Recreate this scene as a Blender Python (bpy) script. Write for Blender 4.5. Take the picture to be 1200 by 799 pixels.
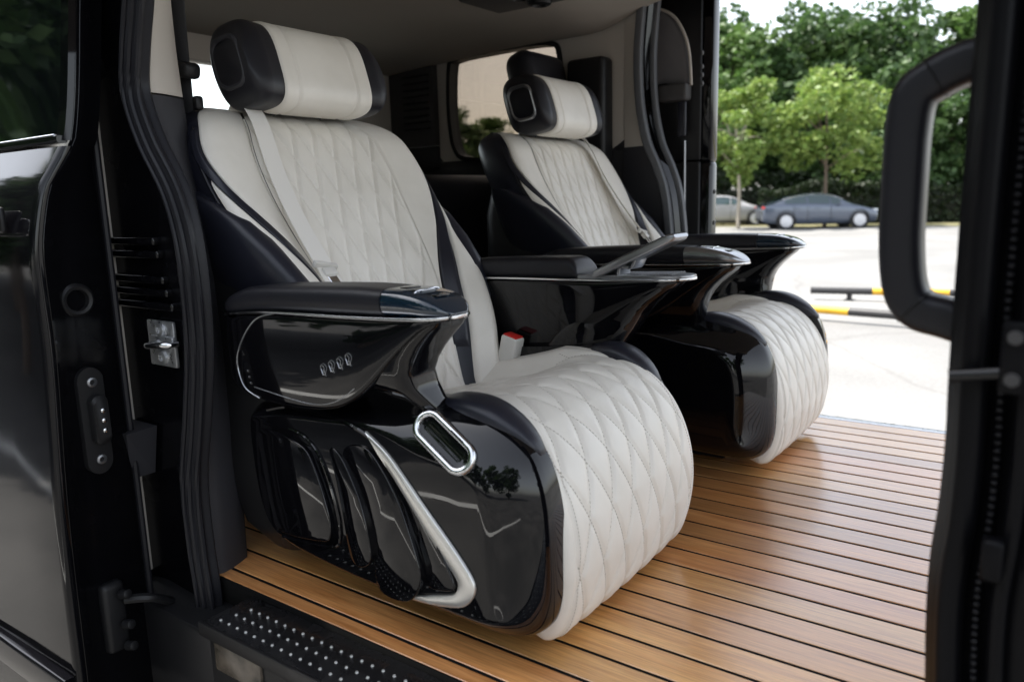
import bpy, bmesh, math, random
import numpy as np
from mathutils import Vector, Matrix
from mathutils.bvhtree import BVHTree

for o in list(bpy.data.objects):
    bpy.data.objects.remove(o, do_unlink=True)
SC = bpy.context.scene
COL = SC.collection
R_ = math.radians
random.seed(7)
rng = np.random.default_rng(11)

# ------------------------------------------------------------------ camera
CAM_H = 0.7995
FPX = 900.0
def cam_axes(yaw, pitch, roll):
    fwd = Vector((math.sin(yaw)*math.cos(pitch), math.cos(yaw)*math.cos(pitch), math.sin(pitch)))
    right = Vector((math.cos(yaw), -math.sin(yaw), 0))
    up = right.cross(fwd)
    r = right*math.cos(roll) + up*math.sin(roll)
    u = -right*math.sin(roll) + up*math.cos(roll)
    return r, u, fwd
CR, CU, CF = cam_axes(R_(-35.89), R_(-10.41), R_(-1.62))
cam = bpy.data.cameras.new('camera')
cam_o = bpy.data.objects.new('camera', cam)
COL.objects.link(cam_o)
cam_o.matrix_world = Matrix(((CR.x, CU.x, -CF.x, 0), (CR.y, CU.y, -CF.y, 0), (CR.z, CU.z, -CF.z, CAM_H), (0, 0, 0, 1)))
cam.sensor_width = 36.0
cam.lens = FPX/1200*36
cam.clip_start = 0.02
cam.clip_end = 1000
cam.dof.use_dof = True
cam.dof.focus_distance = 1.75
cam.dof.aperture_fstop = 3.2
SC.camera = cam_o

# ------------------------------------------------------------------ sky, sun, exposure
SUN_EL, SUN_AZ = 60.0, 266.0        # azimuth measured from +Y towards +X
w = bpy.data.worlds.new('World'); SC.world = w; w.use_nodes = True
nt = w.node_tree; nt.nodes.clear()
sky = nt.nodes.new('ShaderNodeTexSky'); sky.sky_type = 'NISHITA'; sky.sun_disc = False
sky.sun_elevation = R_(SUN_EL); sky.sun_rotation = R_(SUN_AZ)
sky.air_density = 1.0; sky.dust_density = 1.6; sky.ozone_density = 1.0
hsv = nt.nodes.new('ShaderNodeHueSaturation'); hsv.inputs['Saturation'].default_value = 0.35
bg = nt.nodes.new('ShaderNodeBackground'); bg.inputs[1].default_value = 0.12
wo = nt.nodes.new('ShaderNodeOutputWorld')
nt.links.new(sky.outputs[0], hsv.inputs['Color']); nt.links.new(hsv.outputs[0], bg.inputs[0]); nt.links.new(bg.outputs[0], wo.inputs[0])
sl = bpy.data.lights.new('sun', 'SUN'); sl.energy = 3.0; sl.angle = R_(0.8); sl.color = (1, .95, .87)
so = bpy.data.objects.new('sun', sl); COL.objects.link(so)
sdir = Vector((math.sin(R_(SUN_AZ))*math.cos(R_(SUN_EL)), math.cos(R_(SUN_AZ))*math.cos(R_(SUN_EL)), math.sin(R_(SUN_EL))))
so.rotation_euler = sdir.to_track_quat('Z', 'Y').to_euler()
so.location = (0, 0, 20)
SC.view_settings.view_transform = 'Standard'
SC.view_settings.look = 'None'
SC.view_settings.gamma = 1.0
SC.view_settings.use_curve_mapping = False
SC.view_settings.exposure = 2.0
SC.render.engine = 'CYCLES'
SC.cycles.max_bounces = 10
SC.cycles.diffuse_bounces = 6
SC.cycles.glossy_bounces = 5
SC.cycles.transparent_max_bounces = 12

# ------------------------------------------------------------------ helpers
def at(px, py, y=None, x=None, z=None):
    """a point seen in the photograph, at a known plane of the van"""
    d = CR*(px-600) - CU*(py-399.5) + CF*FPX
    if y is not None: t = y/d.y
    elif x is not None: t = x/d.x
    else: t = (z-CAM_H)/d.z
    return Vector((d.x*t, d.y*t, CAM_H + d.z*t))

def tag(o, label=None, cat=None, group=None, kind=None):
    if label: o['label'] = label
    if cat: o['category'] = cat
    if group: o['group'] = group
    if kind: o['kind'] = kind
    return o
def empty(name, loc=(0, 0, 0), rz=0, parent=None):
    o = bpy.data.objects.new(name, None); COL.objects.link(o)
    o.location = loc; o.rotation_euler = (0, 0, rz); o.empty_display_size = .1
    if parent: o.parent = parent
    return o
def link(name, me, mat, parent=None):
    o = bpy.data.objects.new(name, me); COL.objects.link(o)
    if mat is not None:
        me.materials.clear(); me.materials.append(mat)
    if parent: o.parent = parent
    return o
def mesh(name, vs, fs, mat, parent=None, smooth=True, recalc=True, sharp=None):
    me = bpy.data.meshes.new(name)
    me.from_pydata([tuple(v) for v in vs], [], fs)
    if recalc:
        bm = bmesh.new(); bm.from_mesh(me)
        bmesh.ops.remove_doubles(bm, verts=bm.verts, dist=1e-6)
        bmesh.ops.recalc_face_normals(bm, faces=bm.faces)
        bm.to_mesh(me); bm.free()
    if smooth:
        me.polygons.foreach_set('use_smooth', [True]*len(me.polygons))
        if sharp: 
            me.set_sharp_from_angle(angle=R_(sharp))
    me.update()
    return link(name, me, mat, parent)
def bm_obj(name, bm, mat, parent=None, smooth=True, sharp=35):
    me = bpy.data.meshes.new(name)
    bmesh.ops.recalc_face_normals(bm, faces=bm.faces)
    bm.to_mesh(me); bm.free()
    if smooth:
        me.polygons.foreach_set('use_smooth', [True]*len(me.polygons))
        me.set_sharp_from_angle(angle=R_(sharp))
    return link(name, me, mat, parent)
def add_box(bm, c, s, bev=0.0, seg=2, rot=None):
    r = bmesh.ops.create_cube(bm, size=1.0)
    vs = r['verts']
    for v in vs: v.co = Vector((v.co.x*s[0], v.co.y*s[1], v.co.z*s[2]))
    if bev > 0:
        es = list({e for v in vs for e in v.link_edges})
        q = bmesh.ops.bevel(bm, geom=es, offset=bev, segments=seg, profile=.5, affect='EDGES')
        vs = list({v for f in q['faces'] for v in f.verts} | {v for v in vs if v.is_valid})
    for v in vs:
        if rot is not None: v.co = rot @ v.co
        v.co += Vector(c)
    return vs
def box(name, c, s, mat, parent=None, bev=.004, seg=2, rot=None):
    bm = bmesh.new(); add_box(bm, c, s, bev, seg, rot)
    return bm_obj(name, bm, mat, parent)
def box2(name, a, b, mat, parent=None, bev=.004, seg=2):
    c = [(p+q)/2 for p, q in zip(a, b)]; s = [abs(q-p) for p, q in zip(a, b)]
    return box(name, c, s, mat, parent, bev, seg)
def cr(pts, n=8, closed=False):
    """Catmull-Rom through the points"""
    P = [Vector(p) for p in pts]; out = []; m = len(P)
    rngk = range(m if closed else m-1)
    for i in rngk:
        if closed: p0, p1, p2, p3 = P[i-1], P[i], P[(i+1) % m], P[(i+2) % m]
        else: p0, p1, p2, p3 = P[max(i-1, 0)], P[i], P[i+1], P[min(i+2, m-1)]
        for k in range(n):
            t = k/n
            out.append(.5*((2*p1)+(-p0+p2)*t+(2*p0-5*p1+4*p2-p3)*t*t+(-p0+3*p1-3*p2+p3)*t*t*t))
    if not closed: out.append(P[-1].copy())
    return out
def lerp_tab(tab, x):
    xs = [t[0] for t in tab]
    return [float(np.interp(x, xs, [t[i] for t in tab])) for i in range(1, len(tab[0]))]
def smooth_tab(tab, x):
    """smooth (monotone-ish cubic) interpolation of a table (x, y)"""
    xs = [t[0] for t in tab]; ys = [t[1] for t in tab]
    if x <= xs[0]: return ys[0]
    if x >= xs[-1]: return ys[-1]
    i = max(k for k in range(len(xs)-1) if xs[k] <= x)
    def m(k):
        if k == 0: return (ys[1]-ys[0])/(xs[1]-xs[0])
        if k == len(xs)-1: return (ys[-1]-ys[-2])/(xs[-1]-xs[-2])
        return (ys[k+1]-ys[k-1])/(xs[k+1]-xs[k-1])
    hh = xs[i+1]-xs[i]; t = (x-xs[i])/hh
    return ((2*t**3-3*t*t+1)*ys[i] + (t**3-2*t*t+t)*hh*m(i) + (-2*t**3+3*t*t)*ys[i+1] + (t**3-t*t)*hh*m(i+1))
def grid_faces(nu, nv, closed_u=False, off=0):
    fs = []
    for j in range(nv-1):
        for i in range(nu if closed_u else nu-1):
            a = off+j*nu+i; b = off+j*nu+(i+1) % nu
            fs.append((a, b, b+nu, a+nu))
    return fs
def rings_mesh(name, rings, mat, parent=None, cap0=True, cap1=True, closed=True, sharp=40):
    n = len(rings[0]); vs = [p for r in rings for p in r]
    fs = grid_faces(n, len(rings), closed)
    if cap0: fs.append(tuple(range(n))[::-1])
    if cap1: fs.append(tuple(range((len(rings)-1)*n, len(rings)*n)))
    return mesh(name, vs, fs, mat, parent, sharp=sharp)
def inset2d(P, d):
    """shift a closed 2D loop inwards along averaged normals"""
    n = len(P); area = sum(P[i][0]*P[(i+1) % n][1]-P[(i+1) % n][0]*P[i][1] for i in range(n))
    sg = 1 if area > 0 else -1
    out = []
    for i in range(n):
        a = P[i-1]; b = P[(i+1) % n]
        tx, tz = b[0]-a[0], b[1]-a[1]; L = math.hypot(tx, tz) or 1
        out.append((P[i][0]-sg*tz/L*d, P[i][1]+sg*tx/L*d))
    return out
def frames(path):
    n = len(path); T = []
    for i in range(n):
        t = path[min(i+1, n-1)]-path[max(i-1, 0)]
        T.append(t.normalized() if t.length > 0 else Vector((0, 0, 1)))
    return T
def sweep(name, path, prof, up, mat, parent=None, cap=True, closed_prof=True, scale=None, sharp=40):
    """sweep a 2D profile (a along side, b along up) on a path"""
    path = [Vector(p) for p in path]; T = frames(path); rings = []
    for i, p in enumerate(path):
        u = up[i] if isinstance(up, list) else up
        u = Vector(u); s = T[i].cross(u).normalized(); u2 = s.cross(T[i]).normalized()
        k = scale[i] if scale else 1
        rings.append([p + s*a*k + u2*b*k for a, b in prof])
    return rings_mesh(name, rings, mat, parent, cap and closed_prof, cap and closed_prof, closed_prof, sharp)
def circ(r, n=10, ry=None):
    ry = ry or r
    return [(r*math.cos(2*math.pi*k/n), ry*math.sin(2*math.pi*k/n)) for k in range(n)]
def rrect(a, b, r, n=4):
    out = []
    for cx, cy, s in ((a-r, b-r, 0), (-a+r, b-r, 90), (-a+r, -b+r, 180), (a-r, -b+r, 270)):
        for k in range(n+1):
            t = R_(s+90*k/n); out.append((cx+r*math.cos(t), cy+r*math.sin(t)))
    return out
def tube(name, path, r, mat, parent=None, n=10, up=(0.13, .21, .97), scale=None):
    return sweep(name, path, circ(r, n), Vector(up), mat, parent, scale=scale)
def disc_rings(name, c, nrm, prof, mat, parent=None, n=24, cap0=False, cap1=True, ry=1.0, upv=(0, 0, 1)):
    """lathe: prof = [(radius, height along normal)]"""
    nrm = Vector(nrm).normalized(); a = Vector(upv).cross(nrm)
    if a.length < 1e-3: a = Vector((1, 0, 0)).cross(nrm)
    a.normalize(); b = nrm.cross(a)
    rings = [[Vector(c)+nrm*hh + a*r*math.cos(2*math.pi*k/n) + b*r*ry*math.sin(2*math.pi*k/n) for k in range(n)] for r, hh in prof]
    return rings_mesh(name, rings, mat, parent, cap0, cap1)
def plate(name, loop, y_of, sgn, hgt, bev, mat, parent=None, base=-.004):
    """a raised plate with bevelled rim lying on a side surface; loop = 2D (x, z)"""
    rings = []
    for ins, hh in ((0, base), (0, hgt-bev), (bev*.3, hgt-bev*.3), (bev, hgt)):
        L = inset2d(loop, ins) if ins else loop
        rings.append([Vector((p[0], sgn*(y_of(p[0], p[1])+hh), p[1])) for p in L])
    return rings_mesh(name, rings, mat, parent, False, True, sharp=50)

# ------------------------------------------------------------------ materials
def M(name, col, rough=.5, metal=0, coat=0, spec=.5, **k):
    m = bpy.data.materials.new(name); m.use_nodes = True
    b = m.node_tree.nodes['Principled BSDF']
    b.inputs['Base Color'].default_value = (*col, 1)
    b.inputs['Roughness'].default_value = rough; b.inputs['Metallic'].default_value = metal
    b.inputs['Coat Weight'].default_value = coat; b.inputs['Coat Roughness'].default_value = .03
    b.inputs['Specular IOR Level'].default_value = spec
    return m
def nodes(m): return m.node_tree.nodes, m.node_tree.links, m.node_tree.nodes['Principled BSDF']
def add_bump(m, scale, strength, dist=.001, kind='noise', detail=4, stretch=None):
    N, L, b = nodes(m)
    tc = N.new('ShaderNodeTexCoord'); src = tc.outputs['Object']
    if stretch:
        mp = N.new('ShaderNodeMapping'); mp.inputs['Scale'].default_value = stretch
        L.new(src, mp.inputs[0]); src = mp.outputs[0]
    if kind == 'noise':
        t = N.new('ShaderNodeTexNoise'); t.inputs['Scale'].default_value = scale; t.inputs['Detail'].default_value = detail; o = t.outputs[0]
    else:
        t = N.new('ShaderNodeTexVoronoi'); t.feature = 'SMOOTH_F1'; t.inputs['Scale'].default_value = scale; o = t.outputs[0]
    L.new(src, t.inputs['Vector'])
    bp = N.new('ShaderNodeBump'); bp.inputs['Strength'].default_value = strength; bp.inputs['Distance'].default_value = dist
    L.new(o, bp.inputs['Height']); L.new(bp.outputs[0], b.inputs['Normal'])
    return m
def add_var(m, scale, lo, hi, sock='Base Color', detail=5, stretch=None):
    """mix of two values/colours by noise"""
    N, L, b = nodes(m)
    tc = N.new('ShaderNodeTexCoord'); src = tc.outputs['Object']
    if stretch:
        mp = N.new('ShaderNodeMapping'); mp.inputs['Scale'].default_value = stretch
        L.new(src, mp.inputs[0]); src = mp.outputs[0]
    t = N.new('ShaderNodeTexNoise'); t.inputs['Scale'].default_value = scale; t.inputs['Detail'].default_value = detail
    L.new(src, t.inputs['Vector'])
    r = N.new('ShaderNodeValToRGB'); r.color_ramp.elements[0].position = .35; r.color_ramp.elements[1].position = .65
    if sock == 'Base Color':
        r.color_ramp.elements[0].color = (*lo, 1); r.color_ramp.elements[1].color = (*hi, 1)
    else:
        r.color_ramp.elements[0].color = (lo, lo, lo, 1); r.color_ramp.elements[1].color = (hi, hi, hi, 1)
    L.new(t.outputs[0], r.inputs[0]); L.new(r.outputs[0], b.inputs[sock])
    return m

WHITE = M('cream_leather', (.76, .735, .68), .36)
add_var(WHITE, 9, (.715, .68, .615), (.775, .74, .675)); 
def leather_bump(m):
    N, L, b = nodes(m); tc = N.new('ShaderNodeTexCoord')
    vo = N.new('ShaderNodeTexVoronoi'); vo.feature = 'SMOOTH_F1'; vo.inputs['Scale'].default_value = 650
    n1 = N.new('ShaderNodeTexNoise'); n1.inputs['Scale'].default_value = 22; n1.inputs['Detail'].default_value = 3
    L.new(tc.outputs['Object'], vo.inputs['Vector']); L.new(tc.outputs['Object'], n1.inputs['Vector'])
    b1 = N.new('ShaderNodeBump'); b1.inputs['Strength'].default_value = .22; b1.inputs['Distance'].default_value = .006; L.new(n1.outputs[0], b1.inputs['Height'])
    b2 = N.new('ShaderNodeBump'); b2.inputs['Strength'].default_value = .35; b2.inputs['Distance'].default_value = .0008; L.new(vo.outputs[0], b2.inputs['Height'])
    L.new(b1.outputs[0], b2.inputs['Normal']); L.new(b2.outputs[0], b.inputs['Normal'])
leather_bump(WHITE)
THREAD = M('stitch_thread', (.42, .38, .33), .8)
BLACKL = M('black_leather', (.012, .012, .016), .40, spec=.35)
add_bump(BLACKL, 900, .25, .0005, 'voronoi')
BLUEL = M('navy_black_leather', (.012, .013, .021), .36)
add_bump(BLUEL, 900, .2, .0005, 'voronoi')
PIANO = M('piano_black', (.003, .003, .004), .035, spec=.5)
add_var(PIANO, 14, .012, .055, 'Roughness', 8)
add_bump(PIANO, 5, .03, .006, detail=1)
CHROME = M('chrome', (.75, .76, .78), .12, 1)
SILVER = M('satin_silver', (.80, .79, .76), .32, .85)
GREYM = M('grey_metal', (.35, .36, .38), .28, .9)
ZINC = M('zinc_steel', (.55, .56, .57), .35, .9); add_var(ZINC, 60, .25, .5, 'Roughness')
RUBBER = M('rubber', (.014, .014, .017), .38, spec=.22); add_bump(RUBBER, 300, .2, .0004)
RUBBERG = M('grey_rubber', (.10, .105, .115), .5)
PLASTIC = M('dark_plastic', (.010, .010, .011), .42, spec=.3); add_bump(PLASTIC, 700, .3, .0004)
TRIM = M('charcoal_trim', (.028, .028, .033), .55); add_bump(TRIM, 500, .3, .0005)
BEIGE = M('beige_headliner', (.29, .262, .23), .9); add_bump(BEIGE, 800, .3, .0006); 
BEIGEP = M('beige_plastic', (.50, .46, .41), .6)
GREYF = M('grey_fabric', (.13, .125, .13), .9); add_bump(GREYF, 600, .4, .0006)
PAINT = M('black_paint', (.003, .003, .004), .06, spec=.38); add_var(PAINT, 4, .03, .09, 'Roughness'); add_bump(PAINT, 2.2, .06, .01, detail=1)
PAINTI = M('black_shut_paint', (.003, .003, .004), .16, spec=.25); add_var(PAINTI, 8, .12, .3, 'Roughness')
CAULK = M('black_caulk', (.006, .006, .006), .7, spec=.1)
STRAP = M('grey_webbing', (.74, .71, .66), .6); add_bump(STRAP, 900, .35, .0006, stretch=(1, 1, .25))
STRAPK = M('black_webbing', (.02, .02, .022), .6); add_bump(STRAPK, 900, .3, .0006)
BUCKLE = M('cream_plastic', (.62, .60, .56), .4)
RED = M('red_button', (.55, .02, .015), .4)
SMOKE = M('smoked_glass', (.006, .016, .030), .04, coat=.8)
STEPM = M('step_plate', (.012, .012, .013), .22, spec=.5); add_var(STEPM, 22, .14, .42, 'Roughness', 7); add_bump(STEPM, 200, .15, .0005)
STUD = M('bright_stud', (.60, .60, .58), .35, .4)
PILLAR = M('pillar_plastic', (.004, .004, .005), .36, spec=.12); add_bump(PILLAR, 700, .3, .0004)
LENS = M('frosted_lens', (.2, .17, .13), .25); add_var(LENS, 18, (.03, .026, .02), (.14, .115, .09))
SCREEN = M('dark_mesh', (.03, .03, .032), .4)
MESHG = M('grey_mesh', (.16, .16, .165), .35, .6)

def wood_mat():
    m = M('teak', (.4, .2, .08), .3, coat=1.0, spec=1.0); N, L, b = nodes(m)
    b.inputs['Coat Roughness'].default_value = .2
    tc = N.new('ShaderNodeTexCoord'); oi = N.new('ShaderNodeObjectInfo')
    cb = N.new('ShaderNodeCombineXYZ')
    ml = N.new('ShaderNodeMath'); ml.operation = 'MULTIPLY'; ml.inputs[1].default_value = 37.0
    L.new(oi.outputs['Random'], ml.inputs[0]); L.new(ml.outputs[0], cb.inputs[0]); L.new(ml.outputs[0], cb.inputs[1])
    ad = N.new('ShaderNodeVectorMath'); L.new(tc.outputs['Object'], ad.inputs[0]); L.new(cb.outputs[0], ad.inputs[1])
    mp = N.new('ShaderNodeMapping'); mp.inputs['Scale'].default_value = (2.2, 34, 34); L.new(ad.outputs[0], mp.inputs[0])
    n1 = N.new('ShaderNodeTexNoise'); n1.inputs['Scale'].default_value = 1.6; n1.inputs['Detail'].default_value = 6; n1.inputs['Distortion'].default_value = .8
    L.new(mp.outputs[0], n1.inputs['Vector'])
    mp2 = N.new('ShaderNodeMapping'); mp2.inputs['Scale'].default_value = (14, 420, 420); L.new(ad.outputs[0], mp2.inputs[0])
    n2 = N.new('ShaderNodeTexNoise'); n2.inputs['Scale'].default_value = 1.0; n2.inputs['Detail'].default_value = 3; L.new(mp2.outputs[0], n2.inputs['Vector'])
    r1 = N.new('ShaderNodeValToRGB'); e = r1.color_ramp.elements
    e[0].position = .28; e[0].color = (.62, .275, .085, 1); e[1].position = .75; e[1].color = (.92, .515, .20, 1)
    L.new(n1.outputs[0], r1.inputs[0])
    r2 = N.new('ShaderNodeValToRGB'); e = r2.color_ramp.elements
    e[0].position = .32; e[0].color = (.62, .58, .52, 1); e[1].position = .6; e[1].color = (1, 1, 1, 1)
    L.new(n2.outputs[0], r2.inputs[0])
    mx = N.new('ShaderNodeMix'); mx.data_type = 'RGBA'; mx.blend_type = 'MULTIPLY'; mx.inputs[0].default_value = .75
    L.new(r1.outputs[0], mx.inputs[6]); L.new(r2.outputs[0], mx.inputs[7])
    r3 = N.new('ShaderNodeValToRGB'); e = r3.color_ramp.elements
    e[0].position = 0; e[0].color = (.62, .55, .52, 1); e[1].position = 1; e[1].color = (1.08, 1.06, .92, 1)
    x = e.new(.35); x.color = (.95, .80, .74, 1)
    x = e.new(.7); x.color = (.88, .88, .80, 1)
    L.new(oi.outputs['Random'], r3.inputs[0])
    m2 = N.new('ShaderNodeMix'); m2.data_type = 'RGBA'; m2.blend_type = 'MULTIPLY'; m2.inputs[0].default_value = 1
    L.new(mx.outputs[2], m2.inputs[6]); L.new(r3.outputs[0], m2.inputs[7]); L.new(m2.outputs[2], b.inputs['Base Color'])
    bp = N.new('ShaderNodeBump'); bp.inputs['Strength'].default_value = .25; bp.inputs['Distance'].default_value = .0006
    L.new(n2.outputs[0], bp.inputs['Height']); L.new(bp.outputs[0], b.inputs['Normal'])
    rr = N.new('ShaderNodeMapRange'); rr.inputs[3].default_value = .24; rr.inputs[4].default_value = .42
    L.new(n1.outputs[0], rr.inputs[0]); L.new(rr.outputs[0], b.inputs['Roughness'])
    return m
TEAK = wood_mat()
def tint_glass(name, col, refl=1.0):
    m = bpy.data.materials.new(name); m.use_nodes = True; N, L = m.node_tree.nodes, m.node_tree.links; N.clear()
    o = N.new('ShaderNodeOutputMaterial'); t = N.new('ShaderNodeBsdfTransparent'); t.inputs[0].default_value = (*col, 1)
    g = N.new('ShaderNodeBsdfGlossy'); g.inputs['Roughness'].default_value = .01
    f = N.new('ShaderNodeFresnel'); f.inputs[0].default_value = 1.45
    x = N.new('ShaderNodeMixShader'); L.new(f.outputs[0], x.inputs[0]); L.new(t.outputs[0], x.inputs[1]); L.new(g.outputs[0], x.inputs[2]); L.new(x.outputs[0], o.inputs[0])
    return m
TINT = tint_glass('tinted_glass', (.62, .575, .525))
CLEAR = tint_glass('clear_glass', (.85, .87, .86))
def ground_mat():
    m = M('concrete_ground', (.4, .4, .4), .75); N, L, b = nodes(m)
    tc = N.new('ShaderNodeTexCoord')
    n1 = N.new('ShaderNodeTexNoise'); n1.inputs['Scale'].default_value = .35; n1.inputs['Detail'].default_value = 6
    n2 = N.new('ShaderNodeTexNoise'); n2.inputs['Scale'].default_value = 30; n2.inputs['Detail'].default_value = 6
    L.new(tc.outputs['Object'], n1.inputs['Vector']); L.new(tc.outputs['Object'], n2.inputs['Vector'])
    r1 = N.new('ShaderNodeValToRGB'); e = r1.color_ramp.elements
    e[0].position = .35; e[0].color = (.16, .159, .155, 1); e[1].position = .65; e[1].color = (.23, .228, .223, 1)
    L.new(n1.outputs[0], r1.inputs[0])
    r2 = N.new('ShaderNodeValToRGB'); e = r2.color_ramp.elements
    e[0].position = .3; e[0].color = (.8, .8, .8, 1); e[1].position = .7; e[1].color = (1.05, 1.05, 1.05, 1)
    L.new(n2.outputs[0], r2.inputs[0])
    mx = N.new('ShaderNodeMix'); mx.data_type = 'RGBA'; mx.blend_type = 'MULTIPLY'; mx.inputs[0].default_value = 1
    L.new(r1.outputs[0], mx.inputs[6]); L.new(r2.outputs[0], mx.inputs[7])
    vo = N.new('ShaderNodeTexVoronoi'); vo.feature = 'DISTANCE_TO_EDGE'; vo.inputs['Scale'].default_value = .22
    n3 = N.new('ShaderNodeTexNoise'); n3.inputs['Scale'].default_value = 1.5; n3.inputs['Detail'].default_value = 5
    L.new(tc.outputs['Object'], n3.inputs['Vector'])
    mm = N.new('ShaderNodeMix'); mm.data_type = 'VECTOR'; mm.inputs[0].default_value = .25
    L.new(tc.outputs['Object'], mm.inputs[4]); L.new(n3.outputs[1], mm.inputs[5]); L.new(mm.outputs[1], vo.inputs['Vector'])
    r4 = N.new('ShaderNodeValToRGB'); e = r4.color_ramp.elements
    e[0].position = .0; e[0].color = (.82, .81, .80, 1); e[1].position = .006; e[1].color = (1, 1, 1, 1)
    L.new(vo.outputs[0], r4.inputs[0])
    m2 = N.new('ShaderNodeMix'); m2.data_type = 'RGBA'; m2.blend_type = 'MULTIPLY'; m2.inputs[0].default_value = 1
    L.new(mx.outputs[2], m2.inputs[6]); L.new(r4.outputs[0], m2.inputs[7]); L.new(m2.outputs[2], b.inputs['Base Color'])
    bp = N.new('ShaderNodeBump'); bp.inputs['Strength'].default_value = .3; bp.inputs['Distance'].default_value = .004
    L.new(n2.outputs[0], bp.inputs['Height']); L.new(bp.outputs[0], b.inputs['Normal'])
    return m
GROUND = ground_mat()
def leaf_mat(name, a, b_):
    m = M(name, a, .55); N, L, b = nodes(m)
    b.inputs['Transmission Weight'].default_value = 0
    g = N.new('ShaderNodeNewGeometry'); r = N.new('ShaderNodeValToRGB'); e = r.color_ramp.elements
    e[0].color = (*a, 1); e[1].color = (*b_, 1); L.new(g.outputs['Random Per Island'], r.inputs[0]); L.new(r.outputs[0], b.inputs['Base Color'])
    tr = N.new('ShaderNodeBsdfTranslucent'); mx = N.new('ShaderNodeMixShader'); mx.inputs[0].default_value = .3
    L.new(r.outputs[0], tr.inputs[0]); out = N['Material Output']
    L.new(b.outputs[0], mx.inputs[1]); L.new(tr.outputs[0], mx.inputs[2]); L.new(mx.outputs[0], out.inputs[0])
    return m
LEAF_L = leaf_mat('light_leaves', (.12, .215, .04), (.25, .33, .075))
LEAF_D = leaf_mat('dark_leaves', (.028, .068, .018), (.08, .145, .042))
LEAF_S = leaf_mat('shade_leaves', (.008, .018, .006), (.025, .045, .014))  # hedge leaves, near-black so the colour holds the shade behind the sedan
LEAF_M = leaf_mat('mid_leaves', (.045, .10, .022), (.125, .21, .052))
BARK = M('bark', (.16, .12, .09), .9); add_bump(BARK, 20, .6, .02)
BARKP = M('pale_bark', (.34, .30, .24), .9); add_bump(BARKP, 20, .6, .02)
GRASS = M('dry_verge', (.12, .12, .05), .95); add_var(GRASS, 3, (.08, .09, .03), (.20, .17, .09))
YELLOW = M('yellow_paint', (.75, .42, .02), .5); add_var(YELLOW, 6, (.65, .36, .02), (.8, .46, .03))
BARBLK = M('bar_black_paint', (.03, .03, .032), .5)
ASPH = M('asphalt', (.13, .13, .13), .8); add_var(ASPH, 1.2, (.060, .060, .059), (.105, .102, .098), detail=8); add_bump(ASPH, 60, .5, .006)
WLINE = M('white_road_paint', (.75, .75, .73), .7)
CARP = M('slate_car_paint', (.085, .105, .145), .25, .35, coat=1)
CARW = M('white_car_paint', (.30, .30, .31), .25, coat=1)
TYRE = M('tyre', (.02, .02, .02), .8)
RIMM = M('alloy', (.6, .6, .62), .3, .7)
CGLASS = M('car_window', (.035, .06, .065), .05, coat=.5)
HEADL = M('headlamp', (.7, .72, .75), .1)

# ------------------------------------------------------------------ ground
GZ = -0.70
g = mesh('ground', [(-160, -90, GZ), (160, -90, GZ), (160, 260, GZ), (-160, 260, GZ)], [(0, 1, 2, 3)], GROUND, smooth=False)
tag(g, kind='structure')
v_ = mesh('verge', [(-90, 34.5, GZ+.004), (-9, 34.5, GZ+.004), (60, 38, GZ+.004), (60, 80, GZ+.004), (-90, 80, GZ+.004)], [(0, 1, 2, 3, 4)], GRASS, smooth=False)
tag(v_, kind='structure')
rd = mesh('road', [(-160, -90, GZ+.004), (160, -90, GZ+.004), (160, 1.2, GZ+.004), (-160, 1.2, GZ+.004)], [(0, 1, 2, 3)], ASPH, smooth=False)
tag(rd, kind='structure')
# curved white line on the camera's side of the car park, mirrored in the door
ln = []
for k in range(25):
    t = k/24; x = -7.0+9*t; y = -1.15-2.2*(t-.3)**2
    ln.append((x, y))
vs = []
for x, y in ln: vs += [(x, y-.06, GZ+.008), (x, y+.06, GZ+.008)]
tag(mesh('road_marking', vs, [(2*i, 2*i+2, 2*i+3, 2*i+1) for i in range(24)], WLINE, smooth=False), kind='structure')

# ------------------------------------------------------------------ wheel-stop bars
def barrier(p, q, label, order):
    p = Vector(p); q = Vector(q); d = q-p; L = d.length; d.normalize()
    root = empty('parking_barrier', (p.x, p.y, GZ)); tag(root, label, 'parking barrier', 'striped parking barriers on the concrete')
    h = .13; n = len(order); z = Vector((0, 0, h))
    cuts = [0]+[sum(order[:i+1][k][0] for k in range(i+1)) for i in range(n)]
    tot = cuts[-1]
    for i, (_, c) in enumerate(order):
        a = d*(L*cuts[i]/tot); b = d*(L*cuts[i+1]/tot)
        pr = circ(.052, 14)
        tube('bar_section', [a+z, b+z], .048 if c == 'y' else .0477, YELLOW if c == 'y' else BARBLK, root, 14)
    for t in (.12, .88):
        c = d*(L*t)
        leg = box('post', (c.x, c.y, h/2-.02), (.06, .06, h-.05), BARBLK, root, .004)
        box('foot_plate', (c.x, c.y, .006), (.13, .13, .012), BARBLK, leg, .002)
pa = at(950, 340, z=GZ+.13); pb = at(1040, 342, z=GZ+.13)
dirb = (pb-pa).normalized()
barrier((pa.x, pa.y, 0), (pa.x+dirb.x*4.2, pa.y+dirb.y*4.2, 0), 'striped barrier whose black end shows, the one farther from the van', [(.95, 'k'), (1.1, 'y'), (1, 'k'), (1.1, 'y'), (.9, 'k')])
pa = at(967, 363, z=GZ+.13); pb = at(1060, 370, z=GZ+.13)
dirb = (pb-pa).normalized()
barrier((pa.x-dirb.x*1.3, pa.y-dirb.y*1.3, 0), (pa.x+dirb.x*3.2, pa.y+dirb.y*3.2, 0), 'striped yellow and black barrier standing closer to the van', [(.75, 'k'), (.55, 'y'), (.62, 'k'), (.9, 'y'), (.9, 'k')])

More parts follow.
